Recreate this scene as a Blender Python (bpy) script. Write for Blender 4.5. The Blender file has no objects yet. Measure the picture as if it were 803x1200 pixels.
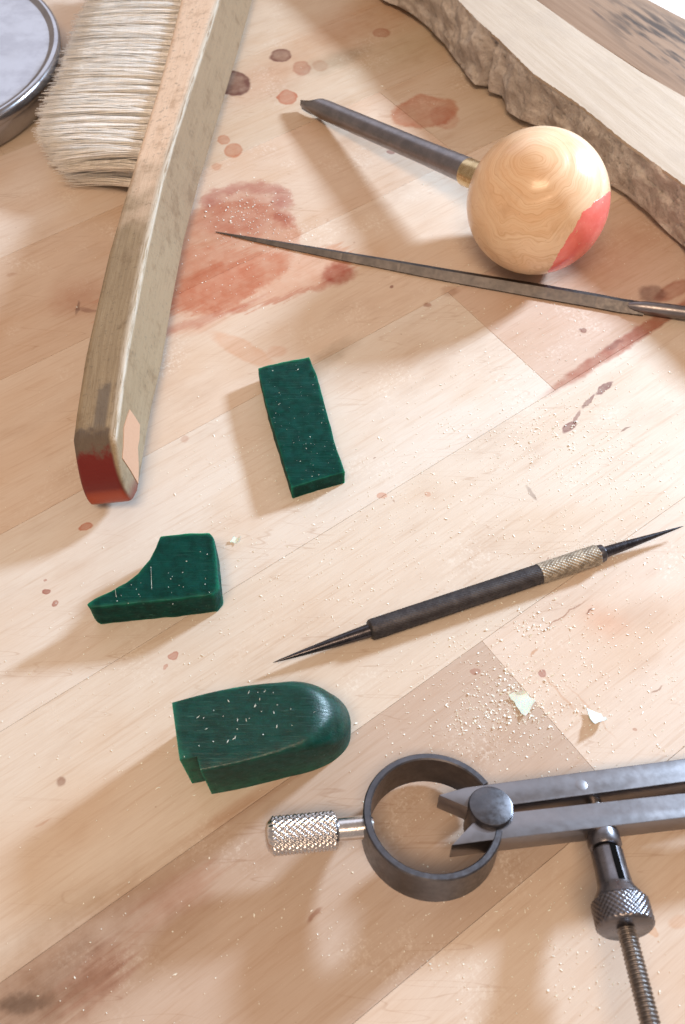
import bpy, bmesh, math, random
from mathutils import Vector, Matrix, noise

R = math.radians
S = 0.001                                   # everything below is laid out in millimetres
scene = bpy.context.scene
col = scene.collection

# ------------------------------------------------------------------ camera
TH, FPX, DIST = R(32), 1040.0, 240.0
CAM = Vector((0, -DIST * math.sin(TH), DIST * math.cos(TH)))
FW, UP, RT = Vector((0, math.sin(TH), -math.cos(TH))), Vector((0, math.cos(TH), math.sin(TH))), Vector((1, 0, 0))
cd = bpy.data.cameras.new('camera')
cd.sensor_fit = 'VERTICAL'; cd.sensor_height = 36.0; cd.lens = 36.0 * FPX / 1200.0
cd.clip_start = 0.01; cd.clip_end = 20.0
cd.dof.use_dof = True; cd.dof.focus_distance = 0.236; cd.dof.aperture_fstop = 30.0
cam = bpy.data.objects.new('camera', cd); col.objects.link(cam)
cam.location = CAM * S; cam.rotation_euler = (TH, 0, 0)
scene.camera = cam

# ------------------------------------------------------------------ world, lamps, exposure
w = bpy.data.worlds.new('World'); scene.world = w; w.use_nodes = True
bg = w.node_tree.nodes['Background']
bg.inputs['Color'].default_value = (1.0, 0.80, 0.68, 1); bg.inputs['Strength'].default_value = 0.42

def area(name, loc, target, size, power, color, shape='DISK', size_y=None):
    l = bpy.data.lights.new(name, 'AREA'); l.shape = shape; l.size = size * S
    if size_y: l.size_y = size_y * S
    l.energy = power; l.color = color
    o = bpy.data.objects.new(name, l); col.objects.link(o)
    o.location = Vector(loc) * S
    o.rotation_euler = (Vector(target) - Vector(loc)).to_track_quat('-Z', 'Y').to_euler()
    return o
area('bench_lamp', (440, 300, 256), (0, 0, 0), 72, 6.5, (0.62, 0.80, 1.0))
area('ceiling_lamp', (-80, -430, 1050), (0, 0, 0), 520, 7.6, (1.0, 0.71, 0.47), 'RECTANGLE', 260)
area('window_light', (-150, 1350, 850), (0, 100, 0), 1300, 4.0, (0.80, 0.86, 1.0), 'RECTANGLE', 900)
scene.view_settings.view_transform = 'Standard'
scene.view_settings.look = 'None'
scene.view_settings.exposure = 0.0
scene.view_settings.gamma = 1.0
scene.view_settings.use_curve_mapping = False

def at(px, py, z=0.0):
    """the point at height z (mm) that lies under a spot of the photograph"""
    d = FW + (px - 401.5) / FPX * RT - (py - 600) / FPX * UP
    return CAM + d * ((z - CAM.z) / d.z)

# ------------------------------------------------------------------ object helpers
BASE = {}
def tag(o, label=None, cat=None, group=None, kind=None):
    if label: o['label'] = label
    if cat: o['category'] = cat
    if group: o['group'] = group
    if kind: o['kind'] = kind
    return o
def thing(name, loc, label, cat, group=None, kind=None):
    o = bpy.data.objects.new(name, None); col.objects.link(o)
    o.location = Vector(loc) * S; o.empty_display_size = 0.01
    BASE[o] = Vector(loc)
    return tag(o, label, cat, group, kind)
def build(name, verts, faces, mat, parent=None, sharp=35, loc=None, smooth=True):
    """ONE mesh object from world-millimetre geometry"""
    b = BASE[parent] if parent else Vector(loc or (0, 0, 0))
    me = bpy.data.meshes.new(name)
    me.from_pydata([tuple((Vector(v) - b) * S) for v in verts], [], faces)
    bm = bmesh.new(); bm.from_mesh(me)
    bmesh.ops.recalc_face_normals(bm, faces=bm.faces)
    bm.to_mesh(me); bm.free()
    if smooth:
        me.polygons.foreach_set('use_smooth', [True] * len(me.polygons))
        me.set_sharp_from_angle(angle=R(sharp))
    me.materials.append(mat)
    o = bpy.data.objects.new(name, me); col.objects.link(o)
    if parent: o.parent = parent
    else: o.location = b * S
    BASE[o] = b
    return o
def lathe(p0, axis, prof, n=48, mod=None, cap=True, ref=None):
    """revolve prof [(t, r)] about the axis from p0"""
    p0 = Vector(p0); a = Vector(axis).normalized()
    u = (Vector(ref) if ref else Vector((0, 0, 1))); u = (u - a * u.dot(a)).normalized(); v = a.cross(u)
    V, Fc = [], []
    for t, r in prof:
        for i in range(n):
            ph = 2 * math.pi * i / n
            rr = mod(t, ph, r) if mod else r
            V.append(p0 + a * t + (u * math.cos(ph) + v * math.sin(ph)) * rr)
    m = len(prof)
    for j in range(m - 1):
        for i in range(n):
            k = (i + 1) % n
            Fc.append((j * n + i, j * n + k, (j + 1) * n + k, (j + 1) * n + i))
    if cap:
        Fc.append(tuple(range(n))); Fc.append(tuple((m - 1) * n + i for i in range(n)))
    return V, Fc
def loft(rings, close=True, cap=True):
    V, Fc = [], []
    n = len(rings[0])
    for r in rings: V += [Vector(p) for p in r]
    for j in range(len(rings) - 1):
        for i in range(n if close else n - 1):
            k = (i + 1) % n
            Fc.append((j * n + i, j * n + k, (j + 1) * n + k, (j + 1) * n + i))
    if cap:
        Fc.append(tuple(range(n))); Fc.append(tuple((len(rings) - 1) * n + i for i in range(n)))
    return V, Fc
def bevelled(V, Fc, width, seg=2, only=None, subdiv=0, rough=0.0, rscale=0.3, seed=0):
    """bevel the sharp edges of a solid; optionally cut it up and rough it a little"""
    bm = bmesh.new()
    vs = [bm.verts.new(v) for v in V]
    for f in Fc: bm.faces.new([vs[i] for i in f])
    bmesh.ops.recalc_face_normals(bm, faces=bm.faces)
    if width:
        es = [e for e in bm.edges if len(e.link_faces) == 2 and e.calc_face_angle() > R(20) and (only is None or only(e))]
        bmesh.ops.bevel(bm, geom=es, offset=width, segments=seg, profile=0.6, affect='EDGES', clamp_overlap=True)
    if subdiv:
        bmesh.ops.triangulate(bm, faces=[f for f in bm.faces if len(f.verts) > 4])
        for _ in range(subdiv):
            bmesh.ops.subdivide_edges(bm, edges=[e for e in bm.edges if e.calc_length() > 1.2], cuts=1, use_grid_fill=True)
            bmesh.ops.triangulate(bm, faces=[f for f in bm.faces if len(f.verts) > 4])
    if rough:
        bm.normal_update()
        for v in bm.verts:
            d = noise.noise(Vector(v.co) * rscale + Vector((seed, seed * 2.3, 0)))
            v.co = v.co + v.normal * d * rough
    bm.verts.index_update()
    V2 = [v.co.copy() for v in bm.verts]; F2 = [[v.index for v in f.verts] for f in bm.faces]
    bm.free()
    return V2, F2
def lerp_table(tab, x):
    if x <= tab[0][0]: i = 0
    elif x >= tab[-1][0]: i = len(tab) - 2
    else: i = max(k for k in range(len(tab) - 1) if tab[k][0] <= x)
    a, b = tab[i], tab[i + 1]; t = (x - a[0]) / (b[0] - a[0])
    return [a[k] + (b[k] - a[k]) * t for k in range(1, len(a))]

# ------------------------------------------------------------------ material helpers
def lin(r, g, b):
    f = lambda c: (c / 255 / 12.92) if c / 255 <= 0.04045 else ((c / 255 + 0.055) / 1.055) ** 2.4
    return (f(r), f(g), f(b), 1)
class NT:
    def __init__(s, name):
        s.m = bpy.data.materials.new(name); s.m.use_nodes = True
        s.t = s.m.node_tree; s.n = s.t.nodes
        s.p = s.n['Principled BSDF']
    def new(s, typ, **kw):
        nd = s.n.new(typ)
        for k, v in kw.items(): setattr(nd, k, v)
        return nd
    def link(s, a, b): s.t.links.new(a, b)
    def put(s, sock, val):
        if hasattr(val, 'is_output') or isinstance(val, bpy.types.NodeSocket): s.link(val, sock)
        else: sock.default_value = val
    def math(s, op, a, b=None, c=None, clamp=False):
        nd = s.new('ShaderNodeMath', operation=op); nd.use_clamp = clamp
        s.put(nd.inputs[0], a)
        if b is not None: s.put(nd.inputs[1], b)
        if c is not None: s.put(nd.inputs[2], c)
        return nd.outputs[0]
    def vmath(s, op, a, b=None, out=0):
        nd = s.new('ShaderNodeVectorMath', operation=op); s.put(nd.inputs[0], a)
        if b is not None: s.put(nd.inputs[1] if op != 'SCALE' else nd.inputs['Scale'], b)
        return nd.outputs[out]
    def noise(s, vec, scale, detail=3, rough=0.5, w=None, out=0, dist=0):
        nd = s.new('ShaderNodeTexNoise')
        if w is not None: nd.noise_dimensions = '4D'; s.put(nd.inputs['W'], w)
        s.put(nd.inputs['Vector'], vec); nd.inputs['Scale'].default_value = scale
        nd.inputs['Detail'].default_value = detail; nd.inputs['Roughness'].default_value = rough
        nd.inputs['Distortion'].default_value = dist
        return nd.outputs[out]
    def ramp(s, fac, a, b, lo=0.0, hi=1.0, smooth=True):
        nd = s.new('ShaderNodeMapRange'); nd.interpolation_type = 'SMOOTHSTEP' if smooth else 'LINEAR'
        nd.inputs['From Min'].default_value = a; nd.inputs['From Max'].default_value = b
        nd.inputs['To Min'].default_value = lo; nd.inputs['To Max'].default_value = hi
        s.put(nd.inputs['Value'], fac); return nd.outputs[0]
    def mix(s, fac, a, b, mode='MIX'):
        nd = s.new('ShaderNodeMix', data_type='RGBA', blend_type=mode)
        s.put(nd.inputs[0], fac); s.put(nd.inputs[6], a); s.put(nd.inputs[7], b); return nd.outputs[2]
    def mapping(s, vec, loc=(0, 0, 0), rot=(0, 0, 0), scale=(1, 1, 1), typ='POINT'):
        nd = s.new('ShaderNodeMapping', vector_type=typ); s.put(nd.inputs['Vector'], vec)
        nd.inputs['Location'].default_value = loc; nd.inputs['Rotation'].default_value = rot
        nd.inputs['Scale'].default_value = scale; return nd.outputs[0]
    def obj(s): return s.new('ShaderNodeTexCoord').outputs['Object']
    def pos_mm(s): return s.vmath('SCALE', s.new('ShaderNodeNewGeometry').outputs['Position'], 1000.0)
    def obj_mm(s): return s.vmath('SCALE', s.obj(), 1000.0)
    def bump(s, h, dist_mm, strength=1.0):
        nd = s.new('ShaderNodeBump'); nd.inputs['Strength'].default_value = strength
        nd.inputs['Distance'].default_value = dist_mm * S; s.put(nd.inputs['Height'], h)
        s.link(nd.outputs[0], s.p.inputs['Normal'])
    def set(s, **kw):
        for k, v in kw.items(): s.put(s.p.inputs[k.replace('_', ' ')], v)
        return s

# ------------------------------------------------------------------ the worktop's wood, with its dye stains
UANG = R(35.8)
UX, VX = Vector((math.cos(UANG), math.sin(UANG), 0)), Vector((-math.sin(UANG), math.cos(UANG), 0))
def wood_material(stains):
    t = NT('maple_worktop')
    P = t.pos_mm()
    info = t.new('ShaderNodeObjectInfo')
    rnd = t.math('MULTIPLY', info.outputs['Random'], 60.0)
    G = t.mapping(P, rot=(0, 0, -UANG))                                   # along the grain / across it
    broad = t.noise(t.mapping(G, scale=(0.012, 0.07, 1)), 1, 4, 0.55, rnd)
    fine = t.noise(t.mapping(G, scale=(0.05, 1.1, 1)), 1, 4, 0.6, rnd)
    fibre = t.noise(t.mapping(G, scale=(0.16, 4.5, 1)), 1, 2, 0.6, rnd)
    blot = t.noise(t.mapping(G, scale=(0.03, 0.05, 1)), 1, 3, 0.5, 7.7)
    pore = t.noise(t.mapping(G, scale=(0.35, 3.2, 1)), 1, 2, 0.5, rnd)
    c = info.outputs['Color']
    c = t.mix(t.ramp(broad, 0.38, 0.72, 0, 0.42), c, t.mix(1.0, c, (0.88, 0.75, 0.64, 1), 'MULTIPLY'))
    c = t.mix(t.ramp(fine, 0.48, 0.74, 0, 0.42), c, t.mix(1.0, c, (0.78, 0.65, 0.54, 1), 'MULTIPLY'))
    c = t.mix(t.ramp(fibre, 0.35, 0.75, 0, 0.28), c, t.mix(1.0, c, (0.80, 0.70, 0.62, 1), 'MULTIPLY'))
    c = t.mix(t.ramp(blot, 0.48, 0.75, 0, 0.45), c, t.mix(1.0, c, (0.88, 0.75, 0.62, 1), 'MULTIPLY'))
    c = t.mix(t.ramp(pore, 0.70, 0.80, 0, 0.35), c, t.mix(1.0, c, (0.62, 0.50, 0.42, 1), 'MULTIPLY'))
    # scuffs, thin cuts and dark flecks
    for ang, sc_, sd, th, tint, amt in ((0.25, (0.02, 0.30, 1), 21.0, 0.010, (0.72, 0.60, 0.52, 1), 0.5), (-0.55, (0.022, 0.22, 1), 33.0, 0.008, (0.70, 0.58, 0.50, 1), 0.4), (1.1, (0.016, 0.2, 1), 47.0, 0.007, (0.74, 0.63, 0.55, 1), 0.35)):
        nn = t.noise(t.mapping(P, rot=(0, 0, -UANG - ang), scale=sc_), 1, 1, 0.4, sd)
        ln = t.ramp(t.math('ABSOLUTE', t.math('SUBTRACT', nn, 0.56)), 0.0, th, 1, 0)
        ln = t.math('MULTIPLY', ln, t.ramp(t.noise(P, 0.035, 2, 0.5, sd + 2), 0.52, 0.62, 0, amt))
        c = t.mix(ln, c, t.mix(1.0, c, tint, 'MULTIPLY'))
    fleck = t.math('MULTIPLY', t.ramp(t.noise(P, 0.42, 2, 0.5, 61.0), 0.745, 0.775, 0, 0.7), t.ramp(t.noise(P, 0.03, 2, 0.5, 66.0), 0.45, 0.6))
    c = t.mix(fleck, c, t.mix(1.0, c, (0.50, 0.36, 0.30, 1), 'MULTIPLY'))
    grime = t.ramp(t.noise(t.mapping(G, scale=(0.025, 0.06, 1)), 1, 5, 0.65, 71.0), 0.50, 0.72, 0, 0.5)
    c = t.mix(grime, c, t.mix(1.0, c, (0.80, 0.72, 0.66, 1), 'MULTIPLY'))
    film = t.math('MULTIPLY', t.ramp(t.noise(P, 0.05, 3, 0.5, 81.0), 0.52, 0.70), t.ramp(t.noise(P, 1.1, 4, 0.7, 84.0), 0.48, 0.66, 0, 0.45))
    c = t.mix(film, c, (0.80, 0.77, 0.71, 1))                             # fine wax dust rubbed into the surface
    # warped coordinates: dye creeps along the grain
    wa = t.noise(t.mapping(G, scale=(0.03, 0.75, 1)), 1, 3, 0.6, 3.1)
    wb = t.noise(P, 0.09, 4, 0.6, 5.0, out=1)
    wc = t.noise(P, 0.5, 2, 0.6, 9.0, out=1)
    soft = t.vmath('ADD', P, t.vmath('SCALE', t.vmath('SUBTRACT', wb, (0.5, 0.5, 0.5)), 9.0))
    soft = t.vmath('ADD', soft, t.vmath('SCALE', t.vmath('SUBTRACT', wc, (0.5, 0.5, 0.5)), 1.6))
    creep = t.vmath('ADD', soft, t.vmath('SCALE', tuple(UX), t.math('MULTIPLY', t.math('SUBTRACT', wa, 0.5), 34.0)))
    drop = t.vmath('ADD', P, t.vmath('SCALE', t.vmath('SUBTRACT', t.noise(P, 0.28, 3, 0.5, 2.0, out=1), (0.5, 0.5, 0.5)), 2.6))
    ragged = t.vmath('ADD', soft, t.vmath('SCALE', t.vmath('SUBTRACT', t.noise(P, 0.13, 5, 0.7, 41.0, out=1), (0.5, 0.5, 0.5)), 10.0))
    mott = t.ramp(t.noise(P, 0.22, 4, 0.6, 12.0), 0.25, 0.75, 0.70, 1.1)
    spaces = {'soft': soft, 'creep': creep, 'drop': drop, 'plain': P, 'ragged': ragged}
    wet = 0.0
    for px, py, rx, ry, deg, rgb, op, edge, sp in stains:
        ce = at(px, py); a = at(px + rx * math.cos(R(deg)), py - rx * math.sin(R(deg)))
        b = at(px + ry * math.sin(R(deg)), py + ry * math.cos(R(deg)))
        ang = math.atan2(a.y - ce.y, a.x - ce.x); ra = (a - ce).length; rb = (b - ce).length
        q = t.mapping(spaces[sp], (ce.x, ce.y, 0), (0, 0, ang), (ra, rb, 1000), 'TEXTURE')
        d = t.vmath('LENGTH', q, out=1)
        k = t.ramp(d, 1.0 - edge, 1.0 + edge * 0.4, op, 0.0)
        k = t.math('MULTIPLY', k, mott)
        if edge < 0.35 and sp not in ('ragged', 'creep'): k = t.math('MULTIPLY', k, t.ramp(d, 0.55, 0.97, 0.85, 1.18), clamp=True)      # dye dries darkest at its rim
        else: k = t.math('MINIMUM', k, 1.0)
        c = t.mix(k, c, t.mix(1.0, c, tuple(x ** 0.62 for x in lin(*rgb)), 'MULTIPLY'))
    t.set(Base_Color=c, Roughness=t.ramp(blot, 0.3, 0.8, 0.50, 0.62))
    t.p.inputs['Specular IOR Level'].default_value = 0.3
    h = t.math('ADD', t.math('MULTIPLY', fibre, 0.6), t.math('MULTIPLY', pore, 0.5))
    t.bump(h, 0.05, 0.5)
    return t.m

# photo px, radii px, tilt, tint (multiplied on the wood), opacity, edge softness, kind of edge
STAINS = [
    # big pink dye stain
    (284, 248, 58, 36, 8, (210, 156, 146), 0.75, 0.42, 'ragged'),
    (243, 236, 17, 9, 40, (190, 120, 118), 0.65, 0.5, 'ragged'), (268, 219, 22, 8, 15, (190, 120, 118), 0.7, 0.5, 'ragged'),
    (303, 220, 24, 9, -5, (190, 120, 118), 0.7, 0.5, 'ragged'), (330, 232, 12, 16, 10, (188, 118, 114), 0.7, 0.45, 'ragged'),
    (334, 256, 10, 12, 10, (196, 128, 120), 0.6, 0.5, 'ragged'),
    (256, 298, 92, 62, 38, (222, 170, 150), 0.95, 0.09, 'ragged'),
    (215, 340, 92, 56, 22, (232, 172, 146), 0.45, 0.12, 'creep'),
    (305, 328, 118, 31, 13, (228, 166, 138), 0.65, 0.12, 'creep'),
    (397, 320, 24, 15, 16, (168, 80, 62), 0.90, 0.36, 'soft'),
    (240, 374, 80, 7, 20, (196, 118, 102), 0.55, 0.6, 'creep'),
    (345, 345, 62, 4, 17, (190, 112, 92), 0.45, 0.7, 'creep'),
    (285, 410, 44, 11, -28, (240, 190, 160), 0.6, 0.3, 'drop'),
    (325, 412, 14, 7, 10, (232, 178, 150), 0.45, 0.4, 'drop'),
    # round drops near the brush
    (272, 97, 20, 17, 20, (96, 62, 62), 0.95, 0.10, 'drop'),
    (329, 65, 13, 8, -8, (112, 76, 72), 0.92, 0.15, 'drop'),
    (354, 80, 11, 9, 0, (190, 130, 112), 0.7, 0.2, 'drop'),
    (376, 77, 10, 7, 10, (200, 150, 125), 0.5, 0.3, 'drop'),
    (337, 114, 12, 9, 5, (205, 122, 96), 0.85, 0.12, 'drop'),
    (262, 164, 7, 6, 0, (212, 140, 112), 0.8, 0.2, 'drop'),
    (273, 176, 11, 9, 0, (212, 138, 108), 0.85, 0.15, 'drop'),
    (254, 195, 6, 5, 0, (222, 160, 132), 0.6, 0.3, 'drop'),
    (310, 95, 60, 22, 30, (225, 180, 155), 0.6, 0.8, 'soft'),
    (395, 70, 42, 11, 22, (150, 148, 128), 0.5, 0.7, 'soft'),
    (447, 38, 10, 6, 10, (196, 140, 118), 0.8, 0.2, 'drop'),
    (470, 60, 70, 30, 25, (190, 175, 130), 0.45, 0.8, 'soft'),
    # reddish patch under the graver and around it
    (497, 131, 37, 19, 18, (206, 132, 100), 0.8, 0.15, 'soft'),
    (520, 138, 16, 14, 0, (212, 140, 110), 0.5, 0.3, 'soft'),
    (459, 178, 5, 3, 0, (130, 55, 50), 0.8, 0.3, 'drop'),
    (420, 25, 110, 28, 25, (214, 170, 135), 0.6, 0.8, 'creep'),
    (700, 300, 110, 40, 25, (196, 160, 130), 0.55, 0.8, 'soft'),
    # soft grey-brown streak and small drops in the middle row
    (385, 420, 46, 12, 33, (160, 148, 130), 0.55, 0.8, 'soft'),
    (527, 341, 12, 7, 25, (165, 125, 100), 0.55, 0.5, 'drop'),
    (501, 357, 5, 3, 10, (150, 95, 75), 0.8, 0.4, 'drop'),
    (459, 336, 2.6, 2, 0, (120, 70, 60), 0.8, 0.4, 'drop'),
    # stripe along the joint
    (735, 400, 108, 8.5, 33, (172, 92, 72), 0.85, 0.35, 'drop'),
    (720, 404, 14, 4, 33, (120, 75, 70), 0.5, 0.5, 'drop'),
    (764, 344, 17, 11, 5, (120, 98, 98), 0.75, 0.35, 'drop'),
    (790, 340, 26, 9, 30, (165, 98, 84), 0.75, 0.3, 'drop'),
    (683, 387, 4.5, 3.6, 0, (110, 58, 48), 0.9, 0.3, 'drop'),
    # thin dark spatter in the pale row
    (708, 455, 13, 4.2, 40, (112, 68, 72), 0.95, 0.3, 'drop'),
    (690, 470, 11, 3.0, 52, (116, 74, 78), 0.9, 0.3, 'drop'),
    (667, 500, 10, 5.5, 45, (120, 76, 80), 0.95, 0.25, 'drop'),
    (676, 488, 9, 2.6, 60, (130, 84, 84), 0.8, 0.4, 'drop'),
    (733, 503, 7, 1.6, 35, (120, 86, 76), 0.8, 0.4, 'drop'),
    (622, 578, 12, 3.0, -55, (150, 138, 136), 0.7, 0.4, 'drop'),
    (448, 581, 6, 3.5, 12, (220, 150, 125), 0.8, 0.3, 'drop'),
    (500, 578, 3.5, 2.5, 0, (225, 160, 135), 0.7, 0.3, 'drop'),
    # specks at left
    (100, 618, 9, 5.5, 18, (196, 96, 70), 0.85, 0.2, 'drop'),
    (54, 694, 5, 4, 15, (150, 75, 65), 0.9, 0.25, 'drop'),
    (64, 707, 4, 3.4, 0, (155, 78, 66), 0.9, 0.25, 'drop'),
    (53, 680, 2.4, 2, 0, (160, 90, 78), 0.8, 0.3, 'drop'),
    (204, 768, 8, 5, 25, (190, 110, 96), 0.9, 0.2, 'drop'),
    (193, 782, 2.6, 2.2, 0, (195, 118, 100), 0.8, 0.3, 'drop'),
    (216, 515, 5, 4.5, 0, (205, 160, 145), 0.6, 0.4, 'drop'),
    (70, 915, 6, 5, 30, (135, 95, 82), 0.75, 0.5, 'drop'),
    (50, 965, 12, 2.0, 35, (190, 130, 100), 0.5, 0.5, 'drop'),
    (95, 350, 40, 26, 15, (200, 150, 125), 0.6, 0.8, 'soft'),
    (92, 361, 2.4, 9, 0, (120, 108, 104), 0.7, 0.4, 'drop'),
    (102, 363, 14, 2.6, -8, (140, 108, 98), 0.6, 0.5, 'drop'),
    (14, 322, 7, 3, 0, (190, 150, 130), 0.6, 0.6, 'drop'),
    # below the scriber
    (557, 785, 5.5, 4.5, 0, (196, 140, 128), 0.8, 0.25, 'drop'),
    (635, 789, 6, 5.5, 0, (168, 106, 104), 0.9, 0.2, 'drop'),
    (743, 854, 3, 2.4, 0, (185, 130, 112), 0.8, 0.3, 'drop'),
    (660, 722, 34, 1.3, 36, (150, 100, 76), 0.7, 0.5, 'drop'),
    (690, 716, 6, 1.3, 33, (120, 76, 60), 0.8, 0.5, 'drop'),
    (770, 808, 10, 1.4, 28, (140, 98, 78), 0.75, 0.5, 'drop'),
    (625, 764, 7, 2.0, 38, (205, 150, 110), 0.7, 0.5, 'drop'),
    (655, 812, 42, 1.8, -49, (222, 182, 152), 0.6, 0.7, 'drop'),
    (690, 830, 55, 1.3, -49, (226, 190, 165), 0.55, 0.7, 'drop'),
    (711, 727, 34, 24, 0, (250, 214, 196), 0.7, 0.8, 'soft'),
    (755, 720, 36, 26, 20, (226, 214, 208), 0.5, 0.8, 'soft'),
    # lower left: grey and red washes
    (90, 1120, 220, 80, 33, (186, 164, 146), 0.8, 0.7, 'soft'),
    (60, 1165, 90, 42, 25, (176, 158, 146), 0.7, 0.8, 'creep'),
    (25, 1172, 34, 12, 5, (120, 112, 108), 0.75, 0.6, 'soft'),
    (110, 1150, 60, 30, 40, (212, 158, 142), 0.6, 0.7, 'creep'),
    (205, 1050, 60, 24, 36, (225, 176, 152), 0.55, 0.8, 'creep'),
    (290, 940, 95, 11, 33, (200, 160, 135), 0.6, 0.7, 'plain'),
    (348, 905, 7, 6, 0, (160, 150, 148), 0.5, 0.5, 'drop'),
    (370, 1072, 12, 3.5, 38, (160, 108, 84), 0.7, 0.5, 'drop'),
    (765, 1092, 7, 6, 0, (240, 190, 150), 0.7, 0.3, 'drop'),
    (795, 1080, 12, 8, 0, (240, 200, 170), 0.6, 0.4, 'drop'),
]
def stains_on(u0, u1, v0, v1):
    hit = []
    for st in STAINS:
        c = at(st[0], st[1]); r = max((at(st[0] + st[2], st[1]) - c).length, (at(st[0], st[1] + st[2]) - c).length, (at(st[0], st[1] + st[3]) - c).length) * 1.15
        r += {'creep': 16, 'soft': 6, 'drop': 2, 'plain': 1, 'ragged': 9}[st[8]]
        if u0 - r < c.dot(UX) < u1 + r and v0 - r < c.dot(VX) < v1 + r: hit.append(st)
    return hit
M_WOOD = {(): wood_material([])}                                  # one wood; each stave carries the stains that lie on it

top = bpy.data.objects.new('worktop', None); col.objects.link(top); BASE[top] = Vector((0, 0, 0))
tag(top, 'pale stained butcher block worktop of long glued wooden staves', kind='structure')
rnd = random.Random(4)
CREAM, PALE, PEACH, TAN, BROWN = (0.66, 0.605, 0.54, 1), (0.625, 0.535, 0.455, 1), (0.645, 0.555, 0.475, 1), (0.545, 0.445, 0.345, 1), (0.53, 0.40, 0.30, 1)
# rows across the grain: lower edge, upper edge, joints along the grain, tint of each stave from left to right
uj = lambda px, py: at(px, py).dot(UX)
ROWS = [
    (-251, -202, [-60], [PALE, TAN]), (-202, -149, [70], [TAN, PEACH]), (-149, -98.5, [150], [PEACH, PALE]),
    (-98.5, -50.8, [uj(583, 772)], [(0.50, 0.405, 0.335, 1), PEACH]),
    (-50.8, -2.3, [-190], [PALE, (0.64, 0.57, 0.49, 1)]),
    (-2.3, 47.6, [uj(610, 420)], [CREAM, (0.575, 0.455, 0.375, 1)]),
    (47.6, 97.3, [210], [(0.635, 0.53, 0.435, 1), TAN]),
    (97.3, 146, [uj(522, 170)], [(0.585, 0.46, 0.36, 1), TAN]),
    (146, 195, [20], [PEACH, TAN]), (195, 244, [-10], [TAN, TAN]), (244, 293, [130], [PALE, TAN]), (293, 342, [0], [TAN, PALE]),
]
for v0, v1, joints, tints in ROWS:
    us = [-330] + joints + [420]
    for k in range(len(us) - 1):
        g, dz = 0.025, rnd.uniform(-0.03, 0.0)
        q = [(us[k] + g, v0 + g), (us[k + 1] - g, v0 + g), (us[k + 1] - g, v1 - g), (us[k] + g, v1 - g)]
        q = [UX * a + VX * b for a, b in q]
        V = [p + Vector((0, 0, -30)) for p in q] + [p + Vector((0, 0, dz)) for p in q]
        Fc = [(0, 1, 2, 3), (4, 5, 6, 7), (0, 1, 5, 4), (1, 2, 6, 5), (2, 3, 7, 6), (3, 0, 4, 7)]
        V, Fc = bevelled(V, Fc, 0.07, 1)
        st = tuple(stains_on(us[k], us[k + 1], v0, v1))
        if st not in M_WOOD: M_WOOD[st] = wood_material(st)
        o = build('stave', V, Fc, M_WOOD[st], top)
        o.color = tints[k]

# ------------------------------------------------------------------ materials of the things
def wax_material(ang, gloss=0.14):
    t = NT('green_carving_wax')
    O = t.obj_mm()
    n1 = t.noise(O, 0.35, 4, 0.6)
    st = t.noise(t.mapping(O, rot=(0, 0, -ang), scale=(0.12, 2.6, 1)), 1, 4, 0.65)
    sc = t.noise(t.mapping(O, rot=(0, 0, -ang + 0.05), scale=(0.10, 6.0, 1)), 1, 2, 0.6)
    c = t.mix(t.ramp(n1, 0.3, 0.7), (0.0008, 0.029, 0.023, 1), (0.0015, 0.052, 0.042, 1))
    c = t.mix(t.ramp(sc, 0.60, 0.76, 0, 0.45), c, (0.05, 0.17, 0.14, 1))
    saw = t.noise(t.mapping(O, rot=(0, 0, -ang - 0.5), scale=(0.2, 7.0, 1)), 1, 2, 0.5, 4.0)
    c = t.mix(t.ramp(saw, 0.68, 0.74, 0, 0.5), c, (0.12, 0.28, 0.25, 1))
    c = t.mix(t.ramp(t.noise(O, 1.6, 4, 0.7), 0.60, 0.78, 0, 0.35), c, (0.05, 0.16, 0.13, 1))
    pt = t.new('ShaderNodeNewGeometry').outputs['Pointiness']
    sep = t.new('ShaderNodeSeparateXYZ'); t.link(t.new('ShaderNodeTexCoord').outputs['Normal'], sep.inputs[0]); nz = sep.outputs[2]      # sawn sides stay rough
    c = t.mix(t.math('MULTIPLY', t.ramp(pt, 0.505, 0.58, 0, 0.65), t.ramp(n1, 0.3, 0.6, 0.4, 1.0)), c, (0.012, 0.15, 0.10, 1))    # edges lightened: glow through thin wax painted into the colour
    t.set(Base_Color=c, Roughness=t.math('ADD', t.ramp(st, 0.3, 0.75, 0.27, 0.46), t.ramp(nz, 0.15, 0.5, 0.38, 0.0)))
    t.p.inputs['Subsurface Weight'].default_value = 0.6
    t.p.inputs['Subsurface Radius'].default_value = (0.25, 1.0, 0.55)
    t.p.inputs['Subsurface Scale'].default_value = 0.006
    t.p.inputs['Specular IOR Level'].default_value = gloss
    t.bump(t.math('ADD', t.math('MULTIPLY', st, 0.8), t.math('MULTIPLY', n1, 0.8)), 0.22, 0.45)
    return t.m
def steel_material(name, col0, col1, rough0, rough1, metal=1.0, scale=0.5, bump=0.02, stretch=(1, 1, 1)):
    t = NT(name); O = t.obj_mm()
    n = t.noise(t.mapping(O, scale=stretch), scale, 5, 0.65)
    n2 = t.noise(t.mapping(O, scale=stretch), scale * 5, 3, 0.6)
    t.set(Base_Color=t.mix(t.ramp(n, 0.32, 0.72), col0, col1), Metallic=metal, Roughness=t.ramp(n2, 0.25, 0.75, rough0, rough1))
    if bump: t.bump(n2, bump, 0.6)
    return t.m
M_DARK = steel_material('dark_blued_steel', (0.10, 0.10, 0.112, 1), (0.15, 0.146, 0.16, 1), 0.28, 0.44, scale=0.2, bump=0.004)
M_NUT = steel_material('grey_nut_steel', (0.16, 0.155, 0.17, 1), (0.23, 0.22, 0.24, 1), 0.26, 0.40, scale=0.3, bump=0.004)
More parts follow.
